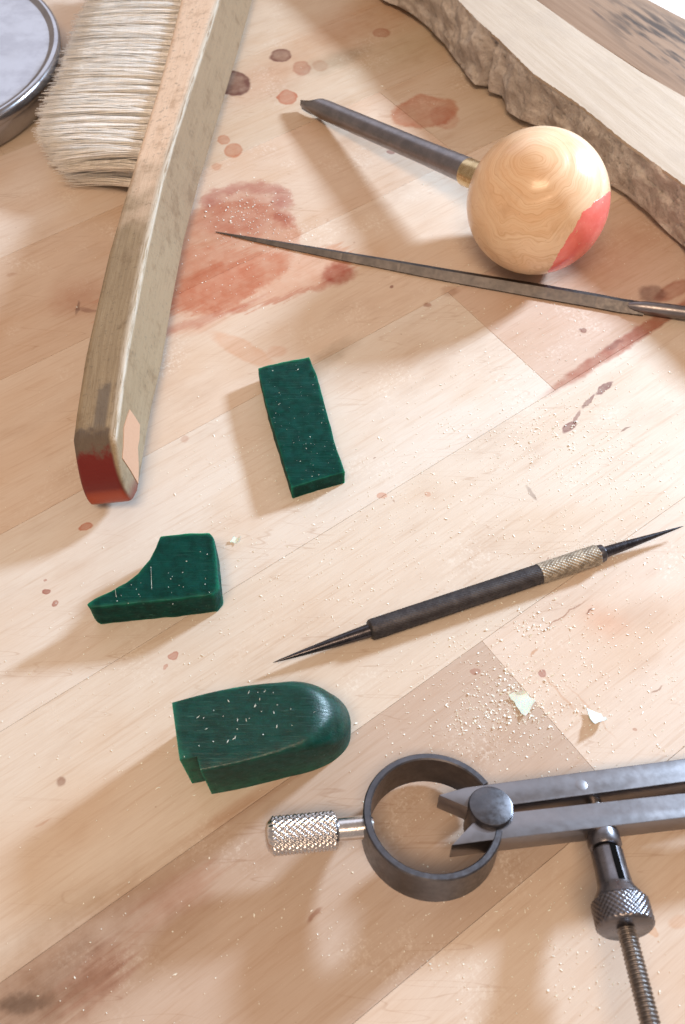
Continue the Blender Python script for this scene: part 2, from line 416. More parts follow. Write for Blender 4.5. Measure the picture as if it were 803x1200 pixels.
M_LEG = steel_material('grey_leg_steel', (0.235, 0.225, 0.238, 1), (0.285, 0.27, 0.283, 1), 0.30, 0.36, scale=0.10, bump=0)
M_FILE = steel_material('file_steel', (0.085, 0.082, 0.085, 1), (0.115, 0.108, 0.11, 1), 0.36, 0.5, scale=0.15)
M_BLACK = steel_material('blackened_point_steel', (0.05, 0.048, 0.055, 1), (0.09, 0.085, 0.095, 1), 0.22, 0.36)
M_GRIP = steel_material('dark_knurled_steel', (0.050, 0.045, 0.048, 1), (0.085, 0.078, 0.08, 1), 0.42, 0.6, metal=0.7)
M_BAND = steel_material('dusty_brass_knurl', (0.21, 0.175, 0.135, 1), (0.50, 0.43, 0.335, 1), 0.45, 0.65, metal=0.5, scale=0.7)
M_BRASS = steel_material('worn_brass', (0.50, 0.37, 0.20, 1), (0.68, 0.54, 0.33, 1), 0.22, 0.38)
M_CHROME = steel_material('bright_knurled_steel', (0.62, 0.61, 0.63, 1), (0.75, 0.74, 0.75, 1), 0.16, 0.28)
M_ROD = steel_material('worn_threaded_steel', (0.20, 0.18, 0.17, 1), (0.30, 0.275, 0.265, 1), 0.32, 0.46)
M_SHANK = steel_material('graver_shank_steel', (0.22, 0.21, 0.225, 1), (0.30, 0.28, 0.295, 1), 0.32, 0.46, scale=0.2, bump=0.006)

# ------------------------------------------------------------------ green wax pieces
WAX = 'pieces of green carving wax'
def wax_prism(name, label, poly_px, h, bev, seed, ang, rough=0.18):
    pts = [at(x, y, h) for x, y in poly_px]
    n = len(pts)
    V = [Vector((p.x, p.y, 0.02)) for p in pts] + [Vector((p.x, p.y, h)) for p in pts]
    Fc = [tuple(range(n)), tuple(range(n, 2 * n))] + [(i, (i + 1) % n, n + (i + 1) % n, n + i) for i in range(n)]
    V, Fc = bevelled(V, Fc, bev, 2, None, 4, rough, 0.35, seed)
    for v in V: v.z = max(v.z, 0.02)
    c = sum(pts, Vector()) / n
    o = build(name, V, Fc, wax_material(ang), None, 50, (c.x, c.y, 0))
    return tag(o, label, 'wax piece', WAX)
wax_prism('wax_block', 'flat oblong green wax bar sprinkled with white filings, beside the brush handle end',
          [(302, 431), (331, 424), (362.5, 418), (372, 441), (381, 474), (393, 520), (404.5, 553), (372, 562), (341.5, 571.5), (327, 524), (313, 478)], 5.6, 0.35, 3, 0.45)
wax_prism('wax_block', 'green wax piece with concave curved cut sloping to a low tip',
          [(187, 627), (215, 625), (246, 623), (251, 630), (254, 655), (257, 688), (250, 697), (200, 703), (150, 707.5), (107, 712), (101, 708), (112, 700), (133, 690), (147, 683), (162, 671), (175, 655), (182, 641)], 10.0, 0.7, 8, 0.12)

# the thick piece with the rounded nose: cross sections lofted along its length, corner notch cut out
def round_wax():
    H = 18.5
    M_WAX = wax_material(0.22, 0.38)
    mids = [(0.0, 207, 864), (0.2, 250, 854.5), (0.4, 290, 846), (0.6, 330, 838.5), (0.78, 365, 832), (0.92, 394, 827.5), (1.0, 411.5, 825)]
    def mid(s):
        x, y = lerp_table(mids, s); p = at(x, y, H); p.z = 0; return p
    rings = []
    nst = 56
    for k in range(nst + 1):
        s = 1 - (1 - k / nst) ** 1.6
        s = min(s, 0.9995)
        c = mid(s); d = mid(min(s + 0.06, 1.0)) - mid(max(s - 0.06, 0.0)); d.normalize(); d = Vector((d.y, -d.x, 0))      # toward the near side
        tw, th_ = max(0, (s - 0.60) / 0.40), max(0, (s - 0.70) / 0.30)
        wd = (8.0 + 0.5 * math.sin(min(s / 0.6, 1) * math.pi)) * (1 - tw ** 2.5) ** (1 / 2.1)
        h = H * (0.40 + 0.60 * (1 - th_ ** 2.3) ** (1 / 2.0))
        r = min(lerp_table([(0, .5), (0.35, .7), (0.55, 1.0), (0.7, 2.0), (0.82, 4.0), (0.92, 5.5), (1.0, 6.0)], s)[0], wd * 0.9, h * 0.8)
        r = max(r, 0.02)
        a = c - d * wd; b = c + d * wd; w_ = 2 * wd
        ring = [a.copy(), a + Vector((0, 0, (h - r) * 0.5))]
        for q in range(7):
            th = q / 6 * math.pi / 2
            ring.append(a + d * (r - r * math.cos(th)) + Vector((0, 0, h - r + r * math.sin(th))))
        for q in range(1, 6): ring.append(a + d * (r + (w_ - 2 * r) * q / 6) + Vector((0, 0, h)))
        for q in range(7):
            th = math.pi / 2 - q / 6 * math.pi / 2
            ring.append(b - d * (r - r * math.cos(th)) + Vector((0, 0, h - r + r * math.sin(th))))
        ring += [b + Vector((0, 0, (h - r) * 0.5)), b.copy()]
        for q in range(1, 5): ring.append(b + (a - b) * q / 5)
        rings.append(ring)
    V, Fc = loft(rings)
    for v in V: v.z = max(v.z, 0.02)
    c0 = at(300, 850, 0)
    o = build('wax_block', V, Fc, M_WAX, None, 60, (c0.x, c0.y, 0))
    # notch at the near corner of the square end
    q = [at(231, 886.5, H), at(237.5, 912, H), at(200, 930, H), at(196, 893, H)]
    VV = [Vector((p.x, p.y, -4)) for p in q] + [Vector((p.x, p.y, 30)) for p in q]
    cut = build('cutter', VV, [(0, 1, 2, 3), (4, 5, 6, 7), (0, 1, 5, 4), (1, 2, 6, 5), (2, 3, 7, 6), (3, 0, 4, 7)], M_WAX, None, loc=(c0.x, c0.y, 0), smooth=False)
    bpy.context.view_layer.update()
    md = o.modifiers.new('notch', 'BOOLEAN'); md.operation = 'DIFFERENCE'; md.solver = 'EXACT'; md.object = cut
    bpy.context.view_layer.update()
    me = bpy.data.meshes.new_from_object(o.evaluated_get(bpy.context.evaluated_depsgraph_get()))
    o.modifiers.clear(); o.data = me
    me.polygons.foreach_set('use_smooth', [True] * len(me.polygons)); me.set_sharp_from_angle(angle=R(40))
    bpy.data.objects.remove(cut)
    tag(o, 'thick green wax block with rounded shiny nose and a small corner notch', 'wax piece', WAX)
round_wax()

# ------------------------------------------------------------------ double ended scriber
def between(V0, V1, t): return V0 + (V1 - V0) * t
def knurl(n, pitch, depth):
    def f(t, ph, r):
        k = 2 * math.pi / pitch
        return r + depth * (abs(math.sin(0.5 * (n * ph + k * t))) + abs(math.sin(0.5 * (n * ph - k * t))) - 1.2)
    return f
def lin_prof(a, b, n): return [(a[0] + (b[0] - a[0]) * i / n, a[1] + (b[1] - a[1]) * i / n) for i in range(n + 1)]
def scriber():
    zc = 2.75
    A, B = at(320, 776.5, zc), at(801, 616.5, zc)
    Lg = (B - A).length; ax = (B - A).normalized()
    s = lambda px, py: (at(px, py, zc) - A).dot(ax)
    b0, b1, b2, b3 = s(433, 739), s(632, 672.5), s(700, 650), s(708, 647)
    t = thing('scriber', (A + B) / 2 - Vector((0, 0, zc)), 'dark double ended scriber with a pale brass band, lying across the middle of the worktop', 'scriber')
    build('grip', *lathe(A, ax, [(b0, 2.15), (b0 + 0.5, 2.55)] + lin_prof((b0 + 0.9, 2.6), (b1, 2.55), 150), 90, lambda tt, ph, r: knurl(22, 1.0, 0.16)(tt, ph, r) if r > 2.5 else r), M_GRIP, t, 60)
    build('grip_band', *lathe(A, ax, lin_prof((b1 + .02, 2.6), (b2, 2.6), 70), 90, knurl(18, 1.2, 0.22)), M_BAND, t, 60)
    build('collar', *lathe(A, ax, [(b2 + .02, 2.2), (b2 + 0.4, 2.35), (b3 - 0.5, 2.3), (b3, 1.7)], 40), M_DARK, t)
    build('point', *lathe(A, ax, [(0, 0.05), (1.2, 0.22), (6, 0.62), (15, 1.25), (b0 - 1, 1.7), (b0 - .02, 1.75)], 32), M_BLACK, t)
    build('point', *lathe(A, ax, [(b3 + .02, 1.5), (b3 + 6, 1.25), (Lg - 8, 0.62), (Lg - 1.2, 0.2), (Lg, 0.05)], 32), M_BLACK, t)
scriber()

# ------------------------------------------------------------------ needle file
def needle_file():
    pts = [(253, 270.5), (300, 279.5), (345, 287.8), (402, 298.3), (470, 310.6), (527, 321), (627, 338), (700, 350.7), (727, 356), (756, 360.2)]
    wid = [0.25, 1.3, 2.1, 2.8, 3.5, 4.0, 4.5, 4.4, 4.2, 3.9]       # half-ish widths (mm across)
    thk = [0.2, 0.9, 1.3, 1.7, 2.0, 2.2, 2.4, 2.5, 2.6, 2.6]
    t = thing('needle_file', at(500, 320, 0), 'long thin dark needle file tapering to a fine tip, in front of the ball handle', 'file')
    rings = []
    for (px, py), a, h in zip(pts, wid, thk):
        zc = 0.6 + h * 0.5
        c = at(px, py, zc); d = (at(803, 367, 2) - at(253, 270, 2)); d.z = 0; d.normalize()
        n = Vector((-d.y, d.x, 0))
        c.z = 0.15
        # flat underside, leaning flank toward the viewer, narrow bright back
        rings.append([c + n * (-a * 0.55), c + n * (-a * 0.60) + Vector((0, 0, h * 0.25)), c + n * (a * 0.10) + Vector((0, 0, h)),
                      c + n * (a * 0.42) + Vector((0, 0, h * 0.92)), c + n * (a * 0.55) + Vector((0, 0, h * 0.35)), c + n * (a * 0.45)])
    # finer stations so the edges carry tooth nicks
    fine = []
    rn = random.Random(2)
    for j in range(len(rings) - 1):
        m = max(6, int((Vector(rings[j + 1][0]) - Vector(rings[j][0])).length / 0.5))
        for k in range(m):
            f = k / m
            jit = 0.035 * (1 if (k % 2) else -1)
            fine.append([p + (q - p) * f + Vector((0, 0, (jit + rn.uniform(-.02, .02)) if i in (1, 2, 3) and j > 0 else 0)) for i, (p, q) in enumerate(zip(rings[j], rings[j + 1]))])
    fine.append(rings[-1])
    build('blade', *loft(fine), M_FILE, t, 25)
    P0, P1 = at(736, 358.0, 1.7), at(803, 366.5, 2.6)
    a = (P1 - P0).normalized()
    build('file_handle', *lathe(P1 + a * 4, a, [(0, 2.6), (1, 3.6), (8, 5.2), (22, 7.2), (40, 7.6), (70, 6.6), (88, 7.0), (96, 5.0), (98, 1.5)], 40), NT('plain_wooden_file_handle').set(Base_Color=(0.5, 0.32, 0.17, 1), Roughness=0.45).m, t)
    build('tang', *lathe(P0, a, [(0.0, 0.9), (2, 1.5), (5, 1.95), (8, 2.05), (12, 2.1), (46, 1.9), (47, 1.3)], 32), M_SHANK, t)
needle_file()

# ------------------------------------------------------------------ graver with a round ball handle
def graver():
    t_r = 19.4
    c = at(630, 237, t_r)
    for _ in range(3):
        dist = (c - CAM).length; t_r = 83.5 / FPX * ((c - CAM).dot(FW)) * 0.985
        c = at(630, 237, t_r)
    tip = at(357, 120, 2.6)
    ax = (c - tip).normalized()                                  # shank runs through the middle of the ball
    t = thing('graver', Vector((c.x, c.y, 0)), 'hand graver with round pale wooden ball handle and a dark tapered steel shank', 'graver')
    # photo directions to the ring centre of the grain and to the painted patch
    def on_ball(px, py):
        d = (FW + (px - 401.5) / FPX * RT - (py - 600) / FPX * UP).normalized()
        oc = CAM - c; b = oc.dot(d); q = b * b - (oc.length_squared - t_r ** 2)
        return (CAM + d * (-b - math.sqrt(max(q, 0))) - c).normalized()
    g = on_ball(622, 188)
    m = NT('ball_handle_wood'); O = m.obj_mm(); ctr = Vector((0, 0, c.z))
    P = m.vmath('SUBTRACT', O, tuple(ctr))
    wob = m.vmath('SCALE', m.vmath('SUBTRACT', m.noise(P, 0.05, 3, 0.55, out=1), (0.5,) * 3), 13.0)
    Q = m.vmath('ADD', P, wob)
    hgt = m.vmath('DOT_PRODUCT', Q, tuple(g), out=1)
    rad2 = m.math('SUBTRACT', m.math('POWER', m.vmath('LENGTH', Q, out=1), 2.0), m.math('POWER', hgt, 2.0))
    rad = m.math('SQRT', m.math('MAXIMUM', rad2, 0.0))
    ringn = m.noise(m.new('ShaderNodeCombineXYZ').outputs[0], 1, 3, 0.6, 0.0)
    cx = m.new('ShaderNodeCombineXYZ'); m.link(rad, cx.inputs[0]); m.link(m.math('MULTIPLY', hgt, 0.05), cx.inputs[1])
    rings_ = m.noise(cx.outputs[0], 0.46, 4, 0.6)
    fine = m.noise(cx.outputs[0], 2.6, 3, 0.7)
    pores = m.noise(m.mapping(P, scale=(1.2, 1.2, 1.2)), 2.2, 2, 0.6)
    woodc = m.mix(m.ramp(rings_, 0.30, 0.68), (0.76, 0.50, 0.30, 1), (0.82, 0.60, 0.40, 1))
    woodc = m.mix(m.ramp(fine, 0.45, 0.72, 0, 0.7), woodc, (0.60, 0.34, 0.165, 1))
    woodc = m.mix(m.ramp(m.noise(P, 0.12, 4, 0.6), 0.5, 0.75, 0, 0.4), woodc, (0.56, 0.33, 0.18, 1))
    woodc = m.mix(m.ramp(pores, 0.66, 0.76, 0, 0.4), woodc, (0.28, 0.14, 0.07, 1))
    # painted patch: bounded by straight brush edges (two planes through the ball)
    def plane(p, q):
        a, b = on_ball(*p) * t_r + c - CAM, on_ball(*q) * t_r + c - CAM
        n = a.cross(b).normalized(); return n, n.dot(CAM - c)
    def side(p, q, inside):
        n, k = plane(p, q)
        v = on_ball(*inside) * t_r
        sg = 1 if v.dot(n) - k < 0 else 1
        s0 = n.dot(v) + n.dot(c - CAM)
        if s0 < 0: n = -n
        return n, n.dot(c - CAM)
    ed = m.vmath('ADD', P, m.vmath('SCALE', m.vmath('SUBTRACT', m.noise(P, 0.35, 4, 0.65, out=1), (0.5,) * 3), 2.2))
    masks = []
    for p, q in (((643, 316), (656, 268)), ((655, 270), (690, 243)), ((684, 249), (709, 208))):
        n, k = side(p, q, (690, 275))
        masks.append(m.ramp(m.math('ADD', m.vmath('DOT_PRODUCT', ed, tuple(n), out=1), k), -0.12, 0.12))
    k2 = m.math('MAXIMUM', masks[1], masks[2]) if False else m.math('MULTIPLY', masks[1], masks[2])
    red = m.math('MULTIPLY', masks[0], k2)
    red = m.math('MULTIPLY', red, m.ramp(m.noise(P, 0.7, 4, 0.7), 0.30, 0.36))
    sharp_side = m.vmath('DOT_PRODUCT', P, tuple(ax), out=1)
    paint = m.mix(m.ramp(m.noise(P, 0.25, 3, 0.6), 0.3, 0.7), (0.78, 0.155, 0.125, 1), (0.83, 0.20, 0.165, 1))
    m.set(Base_Color=m.mix(red, woodc, paint), Roughness=m.mix(red, (0.30,) * 3 + (1,), (0.22,) * 3 + (1,)))
    m.p.inputs['Coat Weight'].default_value = 0.25; m.p.inputs['Coat Roughness'].default_value = 0.12
    m.bump(m.math('ADD', rings_, m.math('MULTIPLY', red, 1.2)), 0.18, 0.5)
    # turned ball, axis g, with a very slight button turned at the end grain
    prof = []
    for i in range(97):
        th = math.pi * i / 96
        r = t_r * (1 + 0.006 * math.exp(-((th - math.pi + 0.0) / 0.42) ** 2) - 0.008 * math.exp(-((th - math.pi + 0.52) / 0.06) ** 2))
        prof.append((-r * math.cos(th), max(r * math.sin(th), 0.001)))
    build('ball_handle', *lathe(c, g, prof, 96), m.m, t, 60)
    Ls = (c - tip).length
    f0 = Ls - t_r - 0.3
    build('ferrule', *lathe(tip, ax, [(f0 - 8.0, 3.9), (f0 - 7.9, 4.3), (f0 - 7.2, 4.45), (f0 - 3, 4.5), (f0 + 1.6, 4.6)], 40), M_BRASS, t)
    # shank: round, thinner toward the front, its end ground away obliquely
    rings = []
    u = Vector((0, 0, 1)); u = (u - ax * u.dot(ax)).normalized(); v = ax.cross(u)
    if v.y < 0: v = -v                                            # v points to the far side
    stations = [(f0 - 7.8, 4.15), (f0 - 16, 4.0), (f0 - 26, 3.8), (14, 3.55), (11, 3.5)] + [(10 - 0.5 * k, 3.46 - 0.03 * k) for k in range(21)]
    for s, r in stations:
        ring = []
        lim = r if s > 9.4 else (-r * 0.82 + r * 0.25 * s / 9.4 + r * 1.57 * (max(s, 0) / 9.4) ** 4)         # ground face cuts from the far side
        for i in range(28):
            ph = 2 * math.pi * i / 28
            a_, b_ = r * math.cos(ph), r * math.sin(ph)
            b_ = min(b_, lim)
            ring.append(tip + ax * s + u * (a_ * (1 if s > 8 else 0.60 + 0.40 * s / 8)) + v * (b_ + 0.6))
        rings.append(ring)
    V, Fc = loft(rings)
    for p in V: p.z = max(p.z, 0.08)
    build('shank', V, Fc, M_SHANK, t, 40)
graver()

# ------------------------------------------------------------------ spring dividers
def dividers():
    z0, rho = 13.2, R(17)
    O = at(575, 947, z0)
    X = at(803, 924, z0 - 3.0) - O; X.normalize()
    Yh = Vector((0, 0, 1)).cross(X).normalized(); N0 = X.cross(Yh).normalized()
    N = (N0 * math.cos(rho) + Yh * math.sin(rho)).normalized(); Y = N.cross(X)
    L = lambda x, y, z=0.0: O + X * x + Y * y + N * z
    t = thing('spring_dividers', Vector((O.x, O.y, 0)), 'grey steel spring dividers with a bow ring and silver knurled handle', 'dividers')
    # bow spring: an open band
    cx, cy, ro, ri = -12.2, 0.2, 14.6, 13.0
    rings = []
    a0, a1 = R(24), R(338)
    for k in range(97):
        a = a0 + (a1 - a0) * k / 96
        e = 0.28
        sec = [(ri, -e), (ri + e, 0), (ro - e, 0), (ro, -e), (ro, -9 + e), (ro - e, -9), (ri + e, -9), (ri, -9 + e)]
        tt = 1.0
        rings.append([L(cx + r * math.cos(a) * tt, cy + r * math.sin(a) * tt, z) for r, z in sec])
    build('bow_spring', *loft(rings), M_DARK, t, 40)
    # pivot roller
    build('pivot_disc', *lathe(L(0, 0, -8.5), N, [(0, 4.4), (0.3, 4.7), (9.0, 4.75), (9.5, 4.5), (9.6, 4.2)], 56, ref=X), M_DARK, t)
    def bar(name, poly, z_lo, z_hi, mat, bev=0.25):
        n = len(poly)
        V = [L(x, y, z_lo) for x, y in poly] + [L(x, y, z_hi) for x, y in poly]
        Fc = [tuple(range(n)), tuple(range(n, 2 * n))] + [(i, (i + 1) % n, n + (i + 1) % n, n + i) for i in range(n)]
        return build(name, *bevelled(V, Fc, bev, 2), mat, t, 30)
    # legs: pointed stub inside the ring, flat bar, tapering to a point beyond the frame
    leg = bar('leg', [(-10.2, 4.3), (-4.6, 0.7), (0, 0.2), (44, 1.7), (96, 5.2), (113, 7.6), (96, 8.8), (62, 8.1), (43.5, 7.2), (4, 5.8), (-4, 5.5)], -5.2, -0.15, M_LEG)
    leg2 = bar('leg', [(-10.0, -7.2), (-4.6, -2.9), (0, -1.3), (41.5, -0.9), (96, -4.2), (113, -6.2), (96, -7.6), (60, -7.0), (39.5, -6.5), (4, -6.9), (-3.8, -7.0)], -5.2, -0.15, M_LEG)
    build('rivet', *lathe(L(21.0, 3.4, -0.5), N, [(0, 1.3), (0.365, 1.3), (0.385, 1.2)], 28, ref=X), M_LEG, t)
    # handle
    hd = (L(-46, 1.3, -4.7) - L(-26, 1.2, -4.7)).normalized()
    h0 = L(-26.0, 1.2, -4.7)
    build('handle_stem', *lathe(h0, hd, [(-1.6, 1.6), (-1.55, 2.0), (0.2, 2.45), (0.5, 2.45), (5.8, 2.45), (6.1, 2.2)], 36, ref=N), M_CHROME, t)
    prof = [(6.0, 3.0), (6.2, 3.5)] + lin_prof((6.5, 3.75), (19.4, 3.75), 130) + [(19.9, 3.45), (20.6, 2.9), (21.0, 1.8), (21.15, 0.2)]
    build('knurled_handle', *lathe(h0, hd, prof, 128, lambda tt, ph, r: knurl(18, 1.55, 0.34)(tt, ph, r) if r > 3.7 else r, ref=N), M_CHROME, t, 60)
    # adjusting screw, square to the legs, rising toward the viewer
    s0 = L(23.2, -4.0, -3.6); sd = (L(20.2, -30, -3.6) - s0).normalized()
    build('screw_post', *lathe(s0, sd, [(-1.0, 2.9), (1.2, 3.15), (2.6, 3.45), (5.0, 3.5), (5.6, 3.2), (5.9, 2.5), (6.4, 2.5)], 44, ref=N), M_NUT, t)
    sl = build('nut_sleeve', *lathe(s0, sd, [(6.3, 2.9), (6.6, 3.3), (10, 3.3), (13.4, 3.5), (14.6, 3.9), (15.8, 4.7), (16.6, 5.0)], 44, ref=N, cap=False), M_NUT, t)
    side = N.cross(sd).normalized()
    # slit as a raised black strip, its inner shade painted
    mid = N * 0.98 + (side if side.x > 0 else -side) * 0.12
    mid.normalize(); wd = sd.cross(mid).normalized()
    q = []
    for sx in (6.4, 13.9):
        for k in (-0.6, 0.6):
            for hgt in (2.0, 3.48 if sx < 10 else 3.72):
                q.append(s0 + sd * sx + wd * k + mid * hgt)
    mk = NT('black_slit_shade'); mk.set(Base_Color=(0.006, 0.006, 0.006, 1), Roughness=1.0); mk.p.inputs['Specular IOR Level'].default_value = 0.0
    build('slit', q, [(0, 1, 3, 2), (4, 5, 7, 6), (0, 1, 5, 4), (2, 3, 7, 6), (1, 3, 7, 5), (0, 2, 6, 4)], mk.m, sl, smooth=False)
    kp = [(16.6, 5.0), (16.9, 5.35)] + lin_prof((17.1, 5.6), (21.6, 5.6), 40) + [(21.9, 5.4), (22.2, 5.0), (22.2, 0.5)]
    build('nut_flange', *lathe(s0, sd, kp, 140, lambda tt, ph, r: knurl(30, 1.1, 0.16)(tt, ph, r) if r > 5.55 else r, ref=N), M_NUT, t, 60)
    n_ = 36 * 8
    build('threaded_rod', *lathe(s0, sd, [(-8, 1.6), (20.9, 1.6)] + [(21 + 40 * i / 640, 1.68 + 0.20 * math.sin(2 * math.pi * i / 640 * 40 / 0.80)) for i in range(641)], 24, ref=N), M_ROD, t, 80)
dividers()

# ------------------------------------------------------------------ bench brush
def brush():
    t = thing('bench_brush', at(170, 300, 0), 'wooden bench brush with pale bristles and a red painted handle end', 'brush')
    ZR = 23.0
    Rg = [(131.5, 545), (150, 405), (172, 290), (193, 196), (231, 78), (256, 0)]          # ridge in the photo
    P = [at(x, y, ZR) for x, y in Rg]
    a = (P[-1] - P[0]); a.z = 0; a.normalize(); b = Vector((a.y, -a.x, 0))               # b: to the right
    e = b * -12.6 + Vector((0, 0, -3.2))                                                  # across the upper face
    g = b * 4.8 + Vector((0, 0, -19.0))                                                   # down the lit side
    org = P[0]
    off = [(p - org).dot(a) for p in P]; lat = [(p - org).dot(b) for p in P]
    # ridge curve: along -> sideways offset
    ridge = lambda s: lerp_table([(o_, l_) for o_, l_ in zip(off, lat)] + [(off[-1] + 90, lat[-1] + 3)], s)[0]
    wide = lambda s: lerp_table([(-20, 0.90), (0, 0.93), (20, 0.98), (45, 0.99), (80, 0.97), (115, 0.90), (160, 1.0), (223, 1.3)], s)[0]
    gwid = lambda s: lerp_table([(-20, 0.3), (0, 0.42), (10, 0.55), (25, 0.68), (55, 1.08), (82, 1.05), (150, 1.15), (245, 1.35)], s)[0]
    # outline of the lit side: across it (0 ridge .. 1 lower edge) the end is rounded
    def end_s(f): return 9.5 - 10.2 * (1 - (1 - min(f / 0.75, 1)) ** 2.2) + (5.5 * max(0, (f - 0.80) / 0.20) ** 2)
    nf, stations = 12, [0, .012, .03, .06, .1, .16, .24, .33, .43, .54, .66, .78, .9, 1.0]
    S1 = off[-1] + 85
    V, Fc, idx = [], [], {}
    def pt(i, j, k):
        f = j / nf; s = end_s(f) + (S1 - end_s(f)) * stations[i]
        base = org + a * s + b * ridge(s)
        ch = 0.0
        return base + b * (g.dot(b) * f * gwid(s)) + Vector((0, 0, g.z * f)) + e * (k * wide(s))
    nk = 6
    rings = []
    for i in range(len(stations)):
        ring = [pt(i, j, 0) for j in range(nf + 1)] + [pt(i, nf, k / nk) for k in range(1, nk + 1)] + [pt(i, j, 1) for j in range(nf - 1, -1, -1)] + [pt(i, 0, k / nk) for k in range(nk - 1, 0, -1)]
        rings.append(ring)
    V, Fc = loft(rings, cap=False)
    n = len(rings[0])
    # end cap: strips between the two side outlines
    def ci(j, k):                                             # index on ring 0
        if k == 0: return j
        if j == nf: return nf + k
        if k == nk: return nf + nk + (nf - j)
        if j == 0: return 2 * nf + nk + (nk - k)
        return None
    lookup = {}
    for j in range(nf + 1):
        for k in range(nk + 1):
            q = ci(j, k)
            if q is None:
                q = len(V); V.append(pt(0, j, k / nk))
            lookup[j, k] = q
    for j in range(nf):
        for k in range(nk): Fc.append((lookup[j, k], lookup[j + 1, k], lookup[j + 1, k + 1], lookup[j, k + 1]))
    Fc.append(tuple((len(rings) - 1) * n + i for i in range(n)))
    dz = -min(v.z for v in V)
    bm_only = lambda ed: True
    V, Fc = bevelled(V, Fc, 0, 1)
    bm = bmesh.new(); vs = [bm.verts.new(v) for v in V]
    for f in Fc: bm.faces.new([vs[i] for i in f])
    bmesh.ops.recalc_face_normals(bm, faces=bm.faces)
    es = [ed for ed in bm.edges if len(ed.link_faces) == 2 and ed.calc_face_angle() > R(38)]
    bmesh.ops.bevel(bm, geom=es, offset=1.1, segments=3, profile=0.5, affect='EDGES', clamp_overlap=True)
    bm.verts.index_update(); V = [v.co.copy() for v in bm.verts]; Fc = [[v.index for v in f.verts] for f in bm.faces]; bm.free()
    for v in V: v.z += max(0, 0) 
    # wood: greyed by handling toward the end, raw on top near the bristles, browner down the right side; red lacquer at the tip; scorch above it
    m = NT('grimy_brush_wood')
    Q = m.vmath('SUBTRACT', m.pos_mm(), tuple(org))
    sa = m.vmath('DOT_PRODUCT', Q, tuple(a), out=1)
    bend, prev = lat[0] + 0.0, 0.0                                         # follow the handle's slight curve
    tabl = list(zip(off, lat)); bend_s = None
    for i_ in range(len(tabl) - 1):
        sl_ = (tabl[i_ + 1][1] - tabl[i_][1]) / (tabl[i_ + 1][0] - tabl[i_][0])
        term = m.math('MULTIPLY', m.math('MAXIMUM', m.math('SUBTRACT', sa, tabl[i_][0]), 0.0), sl_ - prev); prev = sl_
        bend_s = term if bend_s is None else m.math('ADD', bend_s, term)
    Q = m.vmath('SUBTRACT', Q, m.vmath('SCALE', tuple(b), bend_s))
    sb = m.vmath('DOT_PRODUCT', Q, tuple(b), out=1)
    gn = g.normalized(); en = e.normalized()
    sg = m.vmath('DOT_PRODUCT', Q, tuple(gn), out=1); se = m.vmath('DOT_PRODUCT', Q, tuple(en), out=1)
    cb = m.new('ShaderNodeCombineXYZ'); m.link(m.math('MULTIPLY', sa, 0.05), cb.inputs[0]); m.link(m.math('MULTIPLY', sg, 0.9), cb.inputs[1]); m.link(m.math('MULTIPLY', se, 0.9), cb.inputs[2])
    gr = m.noise(cb.outputs[0], 1, 4, 0.65); gr2 = m.noise(cb.outputs[0], 3.2, 3, 0.6)
    bl = m.noise(Q, 0.10, 4, 0.6)
    sp = m.noise(Q, 0.8, 3, 0.6)
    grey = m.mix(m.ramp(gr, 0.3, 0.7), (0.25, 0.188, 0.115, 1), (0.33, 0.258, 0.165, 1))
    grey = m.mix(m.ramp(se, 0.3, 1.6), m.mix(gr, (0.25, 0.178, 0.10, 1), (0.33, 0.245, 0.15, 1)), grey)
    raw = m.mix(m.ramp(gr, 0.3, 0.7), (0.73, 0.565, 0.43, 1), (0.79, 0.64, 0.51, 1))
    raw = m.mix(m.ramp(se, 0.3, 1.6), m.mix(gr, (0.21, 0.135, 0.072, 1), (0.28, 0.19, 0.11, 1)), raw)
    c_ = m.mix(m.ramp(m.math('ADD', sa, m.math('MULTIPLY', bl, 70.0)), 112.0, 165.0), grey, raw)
    c_ = m.mix(m.ramp(gr2, 0.55, 0.75, 0, 0.55), c_, m.mix(1.0, c_, (0.55, 0.48, 0.40, 1), 'MULTIPLY'))
    c_ = m.mix(m.ramp(sp, 0.55, 0.72, 0, 0.5), c_, (0.15, 0.115, 0.075, 1))
    c_ = m.mix(m.ramp(m.noise(Q, 0.16, 5, 0.7, 8.0), 0.50, 0.68, 0, 0.55), c_, m.mix(1.0, c_, (0.55, 0.46, 0.36, 1), 'MULTIPLY'))
    # rubbed, chalky ridge
    rdist = m.math('ADD', m.math('ABSOLUTE', sg), m.math('ABSOLUTE', se))
    rub = m.math('MULTIPLY', m.ramp(sg, 0.6, 1.7, 1, 0), m.ramp(se, 0.8, 2.6, 1, 0))
    rub = m.math('MULTIPLY', rub, m.ramp(m.noise(cb.outputs[0], 2.0, 4, 0.7), 0.35, 0.55), clamp=True)
    c_ = m.mix(m.math('MULTIPLY', rub, 0.6), c_, (0.58, 0.52, 0.43, 1))
    jag = m.math('ADD', sa, m.math('MULTIPLY', m.math('SUBTRACT', m.noise(Q, 0.3, 4, 0.65), 0.5), 9.0))
    onface = m.ramp(se, 1.5, 2.6)
    scor = m.math('MULTIPLY', m.ramp(jag, 14.0, 10.5), onface)
    c_ = m.mix(m.math('MULTIPLY', scor, 0.8), c_, (0.085, 0.065, 0.055, 1))
    bar_ = m.math('MULTIPLY', m.math('MULTIPLY', m.ramp(jag, 29, 25), m.ramp(m.math('ABSOLUTE', m.math('SUBTRACT', se, 5.2)), 1.2, 2.4, 1, 0)), m.ramp(jag, 11, 14))
    c_ = m.mix(m.math('MULTIPLY', bar_, 0.65), c_, (0.10, 0.085, 0.075, 1))
    redm = m.math('MULTIPLY', m.ramp(jag, 8.2, 4.8), onface, clamp=True)
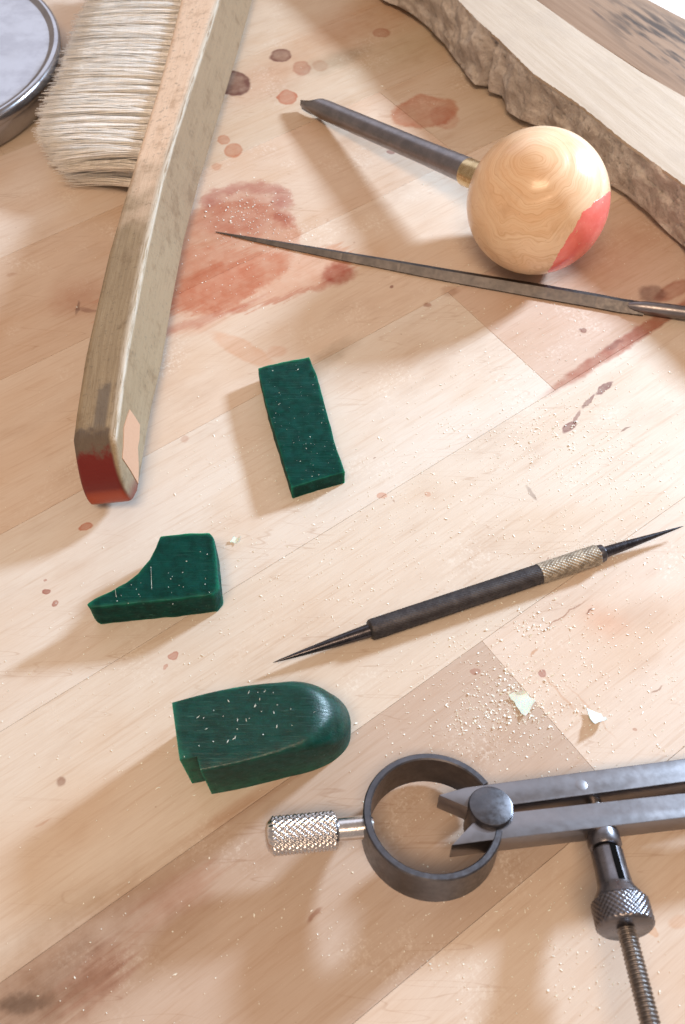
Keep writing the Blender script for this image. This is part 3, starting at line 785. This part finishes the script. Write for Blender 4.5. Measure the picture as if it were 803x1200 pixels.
    redc = m.mix(m.ramp(sa, 0.2, -0.7), (0.15, 0.008, 0.004, 1), (0.36, 0.05, 0.010, 1))
    c_ = m.mix(redm, c_, redc)
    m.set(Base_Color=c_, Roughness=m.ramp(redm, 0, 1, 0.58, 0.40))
    m.bump(m.math('ADD', gr2, m.math('MULTIPLY', sp, 0.6)), 0.12, 0.6)
    from mathutils.bvhtree import BVHTree
    skin = BVHTree.FromPolygons([tuple(v) for v in V], Fc)
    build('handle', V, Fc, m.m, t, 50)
    # bare diamond chip on the lit side
    outline = [(151.6, 480), (158, 489), (163.4, 498), (162.8, 515), (161, 524), (162, 545), (161.5, 567), (153, 552), (143, 537), (144.2, 522), (144.7, 501), (148, 490)]
    mx, my = sum(p[0] for p in outline) / 12, sum(p[1] for p in outline) / 12
    def on_skin(px, py):
        d = (FW + (px - 401.5) / FPX * RT - (py - 600) / FPX * UP).normalized()
        hit, nrm, _, _ = skin.ray_cast(CAM, d)
        if nrm.dot(d) > 0: nrm = -nrm
        return hit, nrm
    rows, VV, FF = [1.0, 0.66, 0.33], [], []
    n = len(outline)
    for k in rows:
        for x, y in outline:
            h_, n_ = on_skin(mx + (x - mx) * k, my + (y - my) * k); VV.append(h_ + n_ * 0.2)
    h_, n_ = on_skin(mx, my); VV.append(h_ + n_ * 0.2)
    for r_ in range(2):
        for i in range(n): FF.append((r_ * n + i, r_ * n + (i + 1) % n, (r_ + 1) * n + (i + 1) % n, (r_ + 1) * n + i))
    for i in range(n): FF.append((2 * n + i, 2 * n + (i + 1) % n, 3 * n))
    k0 = len(VV)
    for x, y in outline:
        h_, n_ = on_skin(x, y); VV.append(h_ - n_ * 0.2)
    for i in range(n): FF.append((i, (i + 1) % n, k0 + (i + 1) % n, k0 + i))
    mc = NT('bare_pale_wood'); nz = mc.noise(mc.obj_mm(), 1.2, 3, 0.6)
    mc.set(Base_Color=mc.mix(nz, (0.50, 0.285, 0.175, 1), (0.57, 0.345, 0.225, 1)), Roughness=0.6)
    build('bare_patch', VV, FF, mc.m, t, 30)
    # bristles: tufts that leave the far side and fan out along the table
    rb = random.Random(11)
    VB, FB = [], []
    def strand(p0, p1, p2, r):
        base = len(VB)
        m_ = 5
        for i in range(m_ + 1):
            f = i / m_
            p = p0 * (1 - f) ** 2 + p1 * (2 * f * (1 - f)) + p2 * f * f
            rr = r * (1 - 0.35 * f)
            for q in range(3):
                an = q * 2.0944 + 0.5
                VB.append(p + a * (rr * math.cos(an)) + Vector((0, 0, rr * math.sin(an))))
        for i in range(m_):
            for q in range(3):
                k = (q + 1) % 3
                FB.append((base + i * 3 + q, base + i * 3 + k, base + i * 3 + 3 + k, base + i * 3 + 3 + q))
        FB.append((base + m_ * 3, base + m_ * 3 + 1, base + m_ * 3 + 2))
    s_first = 125.5
    tip_far = [((at(70, 203, 3) - org).dot(a), (at(70, 203, 3) - org).dot(b)), ((at(49, 180, 5) - org).dot(a), (at(49, 180, 5) - org).dot(b)),
               ((at(50, 150, 7) - org).dot(a), (at(50, 150, 7) - org).dot(b)), ((at(63, 115, 8) - org).dot(a), (at(63, 115, 8) - org).dot(b)),
               ((at(75, 80, 9) - org).dot(a), (at(75, 80, 9) - org).dot(b)), ((at(88, 38, 10) - org).dot(a), (at(88, 38, 10) - org).dot(b)),
               ((at(106, 0, 10) - org).dot(a), (at(106, 0, 10) - org).dot(b))]
    tip_far.sort()
    tip_far.append((tip_far[-1][0] + 70, tip_far[-1][1] + 6))
    pitch, ntuft = 4.3, 28
    for i in range(ntuft):
        s0 = s_first + 1.8 + i * pitch
        for layer in range(4):
            fz = 0.16 + 0.24 * layer
            root0 = org + a * (s0 + (1.9 if layer % 2 else 0)) + b * (ridge(s0) + g.dot(b) * gwid(s0) * (0.05 + 0.86 * (1 - fz))) + e * wide(s0) * 0.97 + Vector((0, 0, g.z * (0.05 + 0.86 * (1 - fz))))
            ts0 = s0 + 9.0 - 4.5 * fz + (1.9 if layer % 2 else 0)
            bend = rb.uniform(-2.0, 2.0)
            zt = 1.0 + 11.5 * fz
            nst = 100
            for k in range(nst):
                an, rr = rb.uniform(0, 6.283), 1.45 * math.sqrt(rb.random())
                root = root0 + a * (rr * math.cos(an)) + Vector((0, 0, rr * math.sin(an)))
                ts = ts0 + bend + rr * math.cos(an) * 2.0 + rb.gauss(0, 1.2)
                lt = lerp_table(tip_far, max(ts, tip_far[0][0] - 1.5))[0]
                ln = rb.gauss(0.8, 1.3) + (abs(rb.gauss(0, 2.2)) if rb.random() < 0.2 else 0) + (1 - fz) * 2.5
                tip = org + a * ts + b * (lt + ln)
                tip.z = max(0.3, zt + rr * math.sin(an) * 1.2 + rb.gauss(0, 0.7))
                midp = (root + tip) * 0.5 + Vector((0, 0, 1.0 + rb.gauss(0, 0.5))) + a * (1.6 + rb.gauss(0, 0.5))
                strand(root, midp, tip, rb.uniform(0.10, 0.18))
    mb = NT('pale_bristle'); hz = mb.noise(mb.mapping(mb.pos_mm(), rot=(0, 0, -math.atan2(a.y, a.x)), scale=(2.2, 0.05, 0.9)), 1, 3, 0.7)
    mb.set(Base_Color=mb.mix(mb.ramp(hz, 0.3, 0.7), (0.88, 0.84, 0.77, 1), (0.96, 0.945, 0.915, 1)), Roughness=0.5)
    ob = build('bristles', VB, FB, mb.m, t, 90)
    ob['kind'] = 'stuff'
brush()

# ------------------------------------------------------------------ round metal tin
def tin():
    H = 14.0
    pts = [at(x, y, H) for x, y in ((73.5, 14), (67, 57), (50, 90), (30, 109), (0, 133))]
    # least squares circle
    import numpy as np
    A = np.array([[2 * p.x, 2 * p.y, 1] for p in pts]); bb = np.array([p.x ** 2 + p.y ** 2 for p in pts])
    sx, sy, k = np.linalg.lstsq(A, bb, rcond=None)[0]; rr = math.sqrt(k + sx * sx + sy * sy)
    rr = max(28.0, min(rr, 60.0))
    # keep the measured edge point while the radius is bounded
    mid = pts[2]; d = (Vector((sx, sy, 0)) - Vector((mid.x, mid.y, 0))).normalized(); ctr = Vector((mid.x, mid.y, 0)) + d * rr
    t = thing('metal_tin', ctr, 'round shiny metal tin with a rolled rim and smudged lid, beside the brush bristles', 'tin')
    m = NT('scuffed_tinplate'); O = m.obj_mm()
    n1 = m.noise(O, 0.09, 4, 0.6); n2 = m.noise(O, 0.12, 4, 0.6, 3.0)
    m.set(Base_Color=m.mix(m.ramp(n1, 0.42, 0.66), (0.47, 0.485, 0.54, 1), (0.40, 0.41, 0.46, 1)), Metallic=1.0, Roughness=m.ramp(n2, 0.3, 0.7, 0.12, 0.26))
    m.bump(m.noise(O, 0.045, 2, 0.5), 0.5, 0.25)
    build('body', *lathe(ctr, (0, 0, 1), [(0.05, rr - 4.2), (0.5, rr - 3.2), (2, rr - 2.6), (H - 5.5, rr - 1.6), (H - 4.2, rr - 1.6)], 128, ref=(1, 0, 0)), m.m, t)
    build('lid', *lathe(ctr, (0, 0, 1), [(H - 4.8, rr - 1.4), (H - 4.9, rr - 0.5), (H - 4.3, rr - 0.1), (H - 1.6, rr), (H - 0.6, rr - 0.35), (H - 0.15, rr - 1.0), (H, rr - 1.8), (H - 0.25, rr - 2.6), (H - 1.0, rr - 3.4), (H - 1.35, rr - 4.4), (H - 1.3, rr - 8), (H - 0.9, rr * 0.4), (H - 0.8, 0.3)], 160, ref=(1, 0, 0)), m.m, t, 50)
tin()

# ------------------------------------------------------------------ live edge board, plank and sheet behind it
def board():
    H = 22.5
    Fp = [at(x, y, H) for x, y in ((537, 0), (560, 24), (585, 46), (606, 67), (625, 86), (652, 104), (680, 123), (705, 143), (729, 163), (766, 190), (803, 217))]
    Bp = [at(x, y, 2.5) for x, y in ((449, 0), (468, 8), (485, 18), (503, 33), (521, 52), (534, 70), (546, 87), (558, 100), (571, 107), (579, 100), (583, 99), (588, 112), (594, 130), (612, 142), (634, 149), (660, 168), (690, 195), (711, 214), (734, 228), (758, 248), (783, 273), (803, 290))]
    w_ = (Fp[-1] - Fp[0]); w_.z = 0; w_.normalize(); n_ = Vector((w_.y, -w_.x, 0))
    if n_.y > 0: n_ = -n_                                       # n_: toward the viewer
    o0 = Fp[0]
    key = lambda p: ((p - o0).dot(w_), (p - o0).dot(n_))
    Ft = sorted(key(p) for p in Fp); Bt = sorted(key(p) for p in Bp)
    Ft = [(Ft[0][0] - 120, Ft[0][1] + 6)] + Ft + [(Ft[-1][0] + 120, Ft[-1][1] - 3)]
    Bt = [(Bt[0][0] - 90, Bt[0][1] - 4)] + Bt + [(Bt[-1][0] + 110, Bt[-1][1] + 1)]
    back = [key(at(x, y, H)) for x, y in ((630, 0), (680, 36), (752, 84), (803, 113))]; back.sort()
    back = [(back[0][0] - 120, back[0][1] - 2)] + back + [(back[-1][0] + 120, back[-1][1] + 2)]
    t = thing('live_edge_board', o0 + Vector((0, 0, -H)), 'thick pale wooden board with a rough grey bark edge facing the tools', 'board')
    s0, s1, ds = Ft[1][0] - 75, Ft[-2][0] + 75, 0.6
    N = int((s1 - s0) / ds)
    P = lambda s, q, z: o0 + w_ * s + n_ * q + Vector((0, 0, z - H))
    rows_b = 26
    grid, edge = [], []
    for i in range(N + 1):
        s = s0 + (s1 - s0) * i / N
        f = lerp_table(Ft, s)[0] + 0.35 * noise.noise(Vector((s * 0.5, 3, 0))) + 0.25 * noise.noise(Vector((s * 1.6, 9, 0)))
        b = lerp_table(Bt, s)[0]
        row = []
        for k in range(rows_b + 1):
            v = k / rows_b
            q = f + (b - f) * (v ** 0.85); z = H - (H - 2.5) * (v ** 1.2)
            # ragged bark: lumps, plates and cracks
            amp = min(1, v * 5) * (1 if v < 0.96 else 0.6)
            pz = Vector((s * 0.11, q * 0.16, z * 0.16)); pf = Vector((s * 0.42, q * 0.5, z * 0.5))
            d = 3.4 * noise.noise(pz) + 0.9 * noise.noise(pf * 0.8) + 0.25 * noise.noise(pf * 2.3)
            cr = noise.noise(Vector((s * 0.20, z * 0.55, 4.0)))
            d -= 1.1 * max(0, 0.10 - abs(cr)) / 0.10 * (0.6 if cr > 0 else 1.0)
            q2 = q + d * amp * 0.75; z2 = min(H - 0.02, z + d * amp * 0.7)
            row.append(P(s, q2, max(z2, 0.12)))
        und = 1.2 * noise.noise(Vector((s * 0.2, 0, 7)))
        grid.append(row + [P(s, b - 2.0 + und, 1.6), P(s, b - 5.0 + und, 0.1)])
    V, Fc = [], []
    m = len(grid[0])
    for r in grid: V += r
    for i in range(N):
        for k in range(m - 1): Fc.append((i * m + k, i * m + k + 1, (i + 1) * m + k + 1, (i + 1) * m + k))
    t1 = NT('grey_bark'); O = t1.pos_mm()
    a1 = t1.noise(O, 0.16, 5, 0.65); a2 = t1.noise(O, 0.9, 4, 0.65)
    cc = t1.mix(t1.ramp(a1, 0.34, 0.68), (0.47, 0.405, 0.355, 1), (0.70, 0.635, 0.58, 1))
    cc = t1.mix(t1.ramp(a2, 0.58, 0.78, 0, 0.35), cc, (0.24, 0.195, 0.17, 1))
    cc = t1.mix(t1.ramp(t1.noise(O, 0.45, 3, 0.5, 3.0), 0.62, 0.75, 0, 0.6), cc, (0.58, 0.51, 0.45, 1))
    t1.set(Base_Color=cc, Roughness=0.85); t1.p.inputs['Specular IOR Level'].default_value = 0.2
    t1.bump(t1.math('ADD', a2, t1.math('MULTIPLY', t1.noise(O, 2.4, 3, 0.7), 0.5)), 1.0, 0.9)
    build('bark_edge', V, Fc, t1.m, t, 80)
    # sawn top, back and underside
    V, Fc = [], []
    M2 = 12
    for i in range(N + 1):
        s = s0 + (s1 - s0) * i / N
        f = lerp_table(Ft, s)[0] + 0.35 * noise.noise(Vector((s * 0.5, 3, 0))) + 0.25 * noise.noise(Vector((s * 1.6, 9, 0)))
        k_ = lerp_table(back, s)[0]; inn = min(f, lerp_table(Bt, s)[0]) - 6.5
        pr = [(f - 0.02, H - 1.0), (f, H - 0.02), (f - 0.35, H)] + [(f - 0.35 + (k_ - f + 0.7) * q / M2, H + 0.05 * noise.noise(Vector((s * 0.1, q, 0)))) for q in range(1, M2 + 1)] + [(k_, H - 0.4), (k_, 0.1), (inn, 0.1), (inn, H - 3)]
        V += [P(s, q, z) for q, z in pr]
    m = M2 + 7
    for i in range(N):
        for k in range(m): Fc.append((i * m + k, i * m + (k + 1) % m, (i + 1) * m + (k + 1) % m, (i + 1) * m + k))
    Fc.append(tuple(range(m))); Fc.append(tuple(N * m + i for i in range(m)))
    t2 = NT('pale_sawn_board'); O = t2.mapping(t2.pos_mm(), rot=(0, 0, -math.atan2(w_.y, w_.x)))
    g1 = t2.noise(t2.mapping(O, scale=(0.03, 0.5, 0.5)), 1, 4, 0.6); g2 = t2.noise(O, 0.07, 4, 0.6); g3 = t2.noise(t2.mapping(O, scale=(0.3, 2.5, 1)), 1, 3, 0.65)
    cc = t2.mix(t2.ramp(g1, 0.3, 0.7), (0.41, 0.325, 0.245, 1), (0.46, 0.375, 0.295, 1))
    cc = t2.mix(t2.ramp(g2, 0.5, 0.7, 0, 0.45), cc, (0.38, 0.305, 0.24, 1))
    cc = t2.mix(t2.ramp(g3, 0.55, 0.75, 0, 0.25), cc, (0.345, 0.27, 0.205, 1))
    t2.set(Base_Color=cc, Roughness=0.75); t2.p.inputs['Specular IOR Level'].default_value = 0.25
    t2.bump(t2.math('ADD', g3, g1), 0.15, 0.6)
    build('sawn_face', V, Fc, t2.m, t, 40)
    # brown plank lying close behind
    Hp = 21.7
    pb = [key(at(x, y, Hp)) for x, y in ((761, 0), (803, 22))]; pb.sort()
    sl = (pb[1][1] - pb[0][1]) / (pb[1][0] - pb[0][0])
    fq = lambda s: lerp_table(back, s)[0] - 0.35
    bq = lambda s: pb[0][1] + sl * (s - pb[0][0])
    sA, sB = s0, s1
    prof = [(sA, fq(sA)), ((sA + sB) / 2 - 30, fq((sA + sB) / 2 - 30)), ((sA + sB) / 2 + 20, fq((sA + sB) / 2 + 20)), (sB, fq(sB)), (sB, bq(sB)), (sA, bq(sA))]
    n = len(prof)
    V = [P(s, q, 0.1) for s, q in prof] + [P(s, q, Hp) for s, q in prof]
    Fc = [tuple(range(n)), tuple(range(n, 2 * n))] + [(i, (i + 1) % n, n + (i + 1) % n, n + i) for i in range(n)]
    V, Fc = bevelled(V, Fc, 0.5, 2)
    t3 = NT('brown_plank_wood'); O = t3.mapping(t3.pos_mm(), rot=(0, 0, -math.atan2(w_.y, w_.x)))
    g1 = t3.noise(t3.mapping(O, scale=(0.03, 0.6, 0.6)), 1, 4, 0.6); sm = t3.noise(t3.mapping(O, scale=(0.05, 0.33, 1), loc=(3.0, 0.2, 0)), 1, 4, 0.55)
    cc = t3.mix(t3.ramp(g1, 0.3, 0.7), (0.225, 0.14, 0.088, 1), (0.27, 0.175, 0.115, 1))
    d_ = t3.vmath('LENGTH', t3.mapping(t3.pos_mm(), tuple(at(800, 62, Hp)), (0, 0, math.atan2(w_.y, w_.x)), (46, 15, 60), 'TEXTURE'), out=1)
    cc = t3.mix(t3.math('MULTIPLY', t3.ramp(sm, 0.42, 0.62, 0, 0.95), t3.ramp(d_, 0.5, 1.25, 1, 0)), cc, (0.05, 0.036, 0.03, 1))
    d2 = t3.vmath('LENGTH', t3.mapping(t3.pos_mm(), tuple(at(701, 17, Hp)), (0, 0, math.atan2(w_.y, w_.x) - 0.06), (6.5, 0.9, 60), 'TEXTURE'), out=1)
    cc = t3.mix(t3.ramp(d2, 0.3, 1.1, 0.8, 0), cc, (0.10, 0.065, 0.05, 1))
    t3.set(Base_Color=cc, Roughness=0.6); t3.bump(g1, 0.15, 0.6)
    c0 = P(0, bq(0), 0)
    o = build('plank', V, Fc, t3.m, None, 40, (c0.x, c0.y, 0))
    tag(o, 'brown wooden plank with dark smears, behind the pale board', 'plank')
    # white card behind the plank
    Hw = 20.0
    prof = [(sA + 60, bq(sA + 60) - 0.4), (sB, bq(sB) - 0.4), (sB, bq(sB) - 90), (sA + 60, bq(sA + 60) - 90)]
    V = [P(s, q, 0.1) for s, q in prof] + [P(s, q, Hw) for s, q in prof]
    Fc = [(0, 1, 2, 3), (4, 5, 6, 7), (0, 1, 5, 4), (1, 2, 6, 5), (2, 3, 7, 6), (3, 0, 4, 7)]
    V, Fc = bevelled(V, Fc, 0.4, 2)
    t4 = NT('white_painted_board'); t4.set(Base_Color=t4.mix(t4.noise(t4.pos_mm(), 0.1, 3), (0.66, 0.64, 0.62, 1), (0.72, 0.71, 0.70, 1)), Roughness=0.6)
    c0 = P(20, bq(20) - 40, 0)
    o = build('white_panel', V, Fc, t4.m, None, 40, (c0.x, c0.y, 0))
    tag(o, 'white flat panel in the far corner behind the brown plank', 'panel')
board()

# ------------------------------------------------------------------ shavings and filings
def shaving(name, label, cpx, r, pts, curl, hz):
    c = at(*cpx, 0)
    n = len(pts)
    V, Fc = [], []
    K = 6
    top_, bot = [], []
    for k in range(K + 1):
        f = k / K
        for j in range(4):
            g = j / 3
            # bilinear patch with a curl
            p = [(pts[0][i] * (1 - f) + pts[1][i] * f) * (1 - g) + (pts[3][i] * (1 - f) + pts[2][i] * f) * g for i in (0, 1)]
            jx = 0.55 * noise.noise(Vector((k * 1.7, j * 2.3, cpx[0]))); jy = 0.55 * noise.noise(Vector((k * 2.1, j * 1.3, cpx[1])))
            z = 0.35 + hz * (curl[0] * (f - 0.5) ** 2 * 4 + curl[1] * g + curl[2] * f) + 0.2 * noise.noise(Vector((k, j, 3.3)))
            p = Vector((c.x + p[0] + jx, c.y + p[1] + jy, max(z, 0.15)))
            V.append(p)
    m = len(V)
    V += [p - Vector((0, 0, 0.12)) for p in V]
    for k in range(K):
        for j in range(3):
            q = (k * 4 + j, k * 4 + j + 1, (k + 1) * 4 + j + 1, (k + 1) * 4 + j)
            Fc.append(q); Fc.append(tuple(m + i for i in reversed(q)))
    rim = [k * 4 for k in range(K)] + [K * 4 + j for j in range(3)] + [k * 4 + 3 for k in range(K, 0, -1)] + [3, 2, 1]
    for i in range(len(rim)):
        u, v = rim[i], rim[(i + 1) % len(rim)]; Fc.append((u, v, m + v, m + u))
    o = build(name, V, Fc, M_FLAKE, None, 40, (c.x, c.y, 0))
    return tag(o, label, 'wax shaving', 'loose wax shavings')
mf = NT('pale_wax_shaving'); nf_ = mf.noise(mf.obj_mm(), 0.8, 3)
mf.set(Base_Color=mf.mix(nf_, (0.66, 0.80, 0.74, 1), (0.80, 0.88, 0.84, 1)), Roughness=0.5)
mf.p.inputs['Subsurface Weight'].default_value = 0.3; mf.p.inputs['Subsurface Scale'].default_value = 0.001
M_FLAKE = mf.m
shaving('wax_shaving', 'largest pale green wax shaving, ragged, amid filings below the scriber', (611, 825), 3, [(-3.0, 2.0), (0.4, -3.4), (3.3, 0.4), (0.6, 2.9)], (0.5, 0.4, 0.1), 1.2)
shaving('wax_shaving', 'pale wax shaving curled up on edge just above the dividers legs', (698, 843), 2.5, [(-2.0, 2.4), (-1.2, -2.3), (2.4, -0.5), (1.5, 1.2)], (0.3, -0.3, 0.9), 2.2)
shaving('wax_shaving', 'tiny mint green wax crumb to the right of the curved wax piece', (276, 634), 1.4, [(-1.3, -0.6), (0.9, -0.9), (1.3, 0.6), (-0.5, 0.9)], (0.4, 0.3, 0.2), 0.9)

def filings():
    rn = random.Random(21)
    V, Fc = [], []
    def flake(p, ln, wd, th, ang, tilt):
        ux = Vector((math.cos(ang), math.sin(ang), tilt)); uy = Vector((-math.sin(ang), math.cos(ang), rn.uniform(-.5, .5)))
        b = len(V)
        for sx, sy in ((-1, -.5), (0.2, -1), (1, .3), (-.3, 1)):
            q = p + ux * (ln * sx * rn.uniform(.6, 1.1)) + uy * (wd * sy * rn.uniform(.6, 1.1))
            V.append(q + Vector((0, 0, th)))
        for i in range(4): V.append(V[b + i] - Vector((0, 0, th)))
        Fc.extend([(b, b + 1, b + 2, b + 3), (b + 7, b + 6, b + 5, b + 4)] + [(b + i, b + (i + 1) % 4, b + 4 + (i + 1) % 4, b + 4 + i) for i in range(4)])
    # patches: centre px, spread px, how many
    PATCH = [(600, 820, 55, 38, 190), (545, 835, 60, 40, 90), (640, 745, 120, 60, 130), (700, 650, 60, 22, 90), (650, 510, 90, 55, 170), (720, 560, 70, 60, 160),
             (560, 470, 120, 70, 150), (480, 590, 120, 70, 140), (400, 690, 160, 70, 110), (700, 790, 90, 60, 120), (620, 880, 140, 30, 70),
             (270, 545, 60, 45, 60), (300, 260, 40, 28, 120), (280, 330, 90, 40, 40), (520, 380, 160, 50, 70), (300, 720, 170, 80, 70), (120, 790, 120, 80, 45),  # flakes on the pink stain stand in for its wet glints
             (200, 870, 120, 90, 40), (180, 1090, 140, 70, 28), (450, 1080, 130, 60, 50), (600, 1090, 110, 70, 80), (700, 1140, 90, 40, 40), (500, 950, 40, 40, 20), (420, 160, 220, 90, 30), (130, 480, 90, 120, 16), (700, 420, 90, 40, 50)]
    for px, py, sx, sy, n in PATCH:
        for _ in range(int(n * 2.2)):
            x, y = rn.gauss(px, sx * 0.75), rn.gauss(py, sy * 0.75)
            p = at(x, y, 0)
            big = rn.random()
            ln = rn.uniform(.06, .17) if big < .70 else (rn.uniform(.17, .30) if big < .94 else rn.uniform(.32, .6))
            flake(p + Vector((0, 0, .04)), ln, ln * rn.uniform(.35, .9) if big < .94 else rn.uniform(.06, .2), rn.uniform(.03, .1), rn.uniform(0, 6.28), rn.uniform(-.3, .4))
    for px, py, sx, sy, n in ((598, 812, 34, 26, 90), (625, 838, 24, 16, 40), (556, 838, 34, 22, 34), (640, 735, 60, 22, 40), (690, 835, 30, 16, 16), (650, 505, 40, 24, 46), (285, 250, 32, 16, 40)):
        for _ in range(n):                                                            # coarser crumbs heaped where wax was cut; on the pink stain they mimic glints
            p = at(rn.gauss(px, sx * .6), rn.gauss(py, sy * .6), 0); ln = rn.uniform(.16, .46)
            flake(p + Vector((0, 0, rn.uniform(.05, .2))), ln, ln * rn.uniform(.3, .8), rn.uniform(.04, .16), rn.uniform(0, 6.28), rn.uniform(-.4, .6))
    for _ in range(420):                                                             # thin even scatter
        p = at(rn.uniform(-40, 850), rn.uniform(200, 1230), 0); ln = rn.uniform(.07, .2)
        flake(p + Vector((0, 0, .03)), ln, ln * .7, .08, rn.uniform(0, 6.28), 0.1)
    m = NT('pale_filings'); m.set(Base_Color=(0.84, 0.89, 0.83, 1), Roughness=0.5)
    o = build('wax_filings', V, Fc, m.m, None, 10, smooth=False)
    tag(o, 'pale wax filings scattered over the worktop around the tools, with white flakes for glints on the pink stain', 'filings', None, 'stuff')
    # those lying on the wax pieces and on the tools' flat tops
    V.clear(); Fc.clear()
    for _ in range(75):
        f, g = rn.random(), rn.random() ** 0.8
        x = (302 + 61 * f) * (1 - g) + (341 + 63 * f) * g; y = (431 - 13 * f) * (1 - g) + (571 - 18 * f) * g
        ln = .04 + .22 * rn.random() ** 3; flake(at(x, y, 5.66), ln * (1.6 if rn.random() < .2 else 1), ln * .5, .08, rn.uniform(0, 6.28), .1)
    for _ in range(26):
        ln = rn.uniform(.08, .22); flake(at(rn.gauss(165, 26), rn.gauss(690, 8), 10.06) if rn.random() < .6 else at(rn.uniform(190, 248), rn.uniform(630, 690), 10.06), ln, ln * .5, .08, rn.uniform(0, 6.28), .1)
    for _ in range(30):
        f = rn.random(); x = rn.uniform(212, 345); y = 829 - (x - 200) * .22 + 5 + f * 58 - (x - 200) * .03
        long = rn.random() < .3
        flake(at(x, y, 18.56), .45 if long else rn.uniform(.08, .2), .07 if long else .1, .07, rn.uniform(.5, 2.2), .05)
    def score(p, q, z, wd=.05):                                                       # a scored line packed with white dust
        a_, b_ = at(*p, z), at(*q, z); L_ = (b_ - a_).length; k = max(3, int(L_ / .5)); an = math.atan2((b_ - a_).y, (b_ - a_).x)
        for i in range(k):
            if rn.random() < .97: flake(a_ + (b_ - a_) * ((i + .5) / k) + Vector((0, 0, .02)), L_ / k * rn.uniform(.55, .75), wd * rn.uniform(.5, 1.2), .04, an + rn.uniform(-.06, .06), 0)
    score((177, 662), (178, 690), 10.02, .045); score((135, 690), (136.5, 700), 10.02, .045)
    score((356, 832), (361, 845), 18.1, .04); score((353, 838), (370, 834), 18.1, .02)
    o = build('wax_filings', V, Fc, m.m, None, 10, smooth=False)
    tag(o, 'white specks of filings lying on top of the three green wax pieces', 'filings', None, 'stuff')
filings()
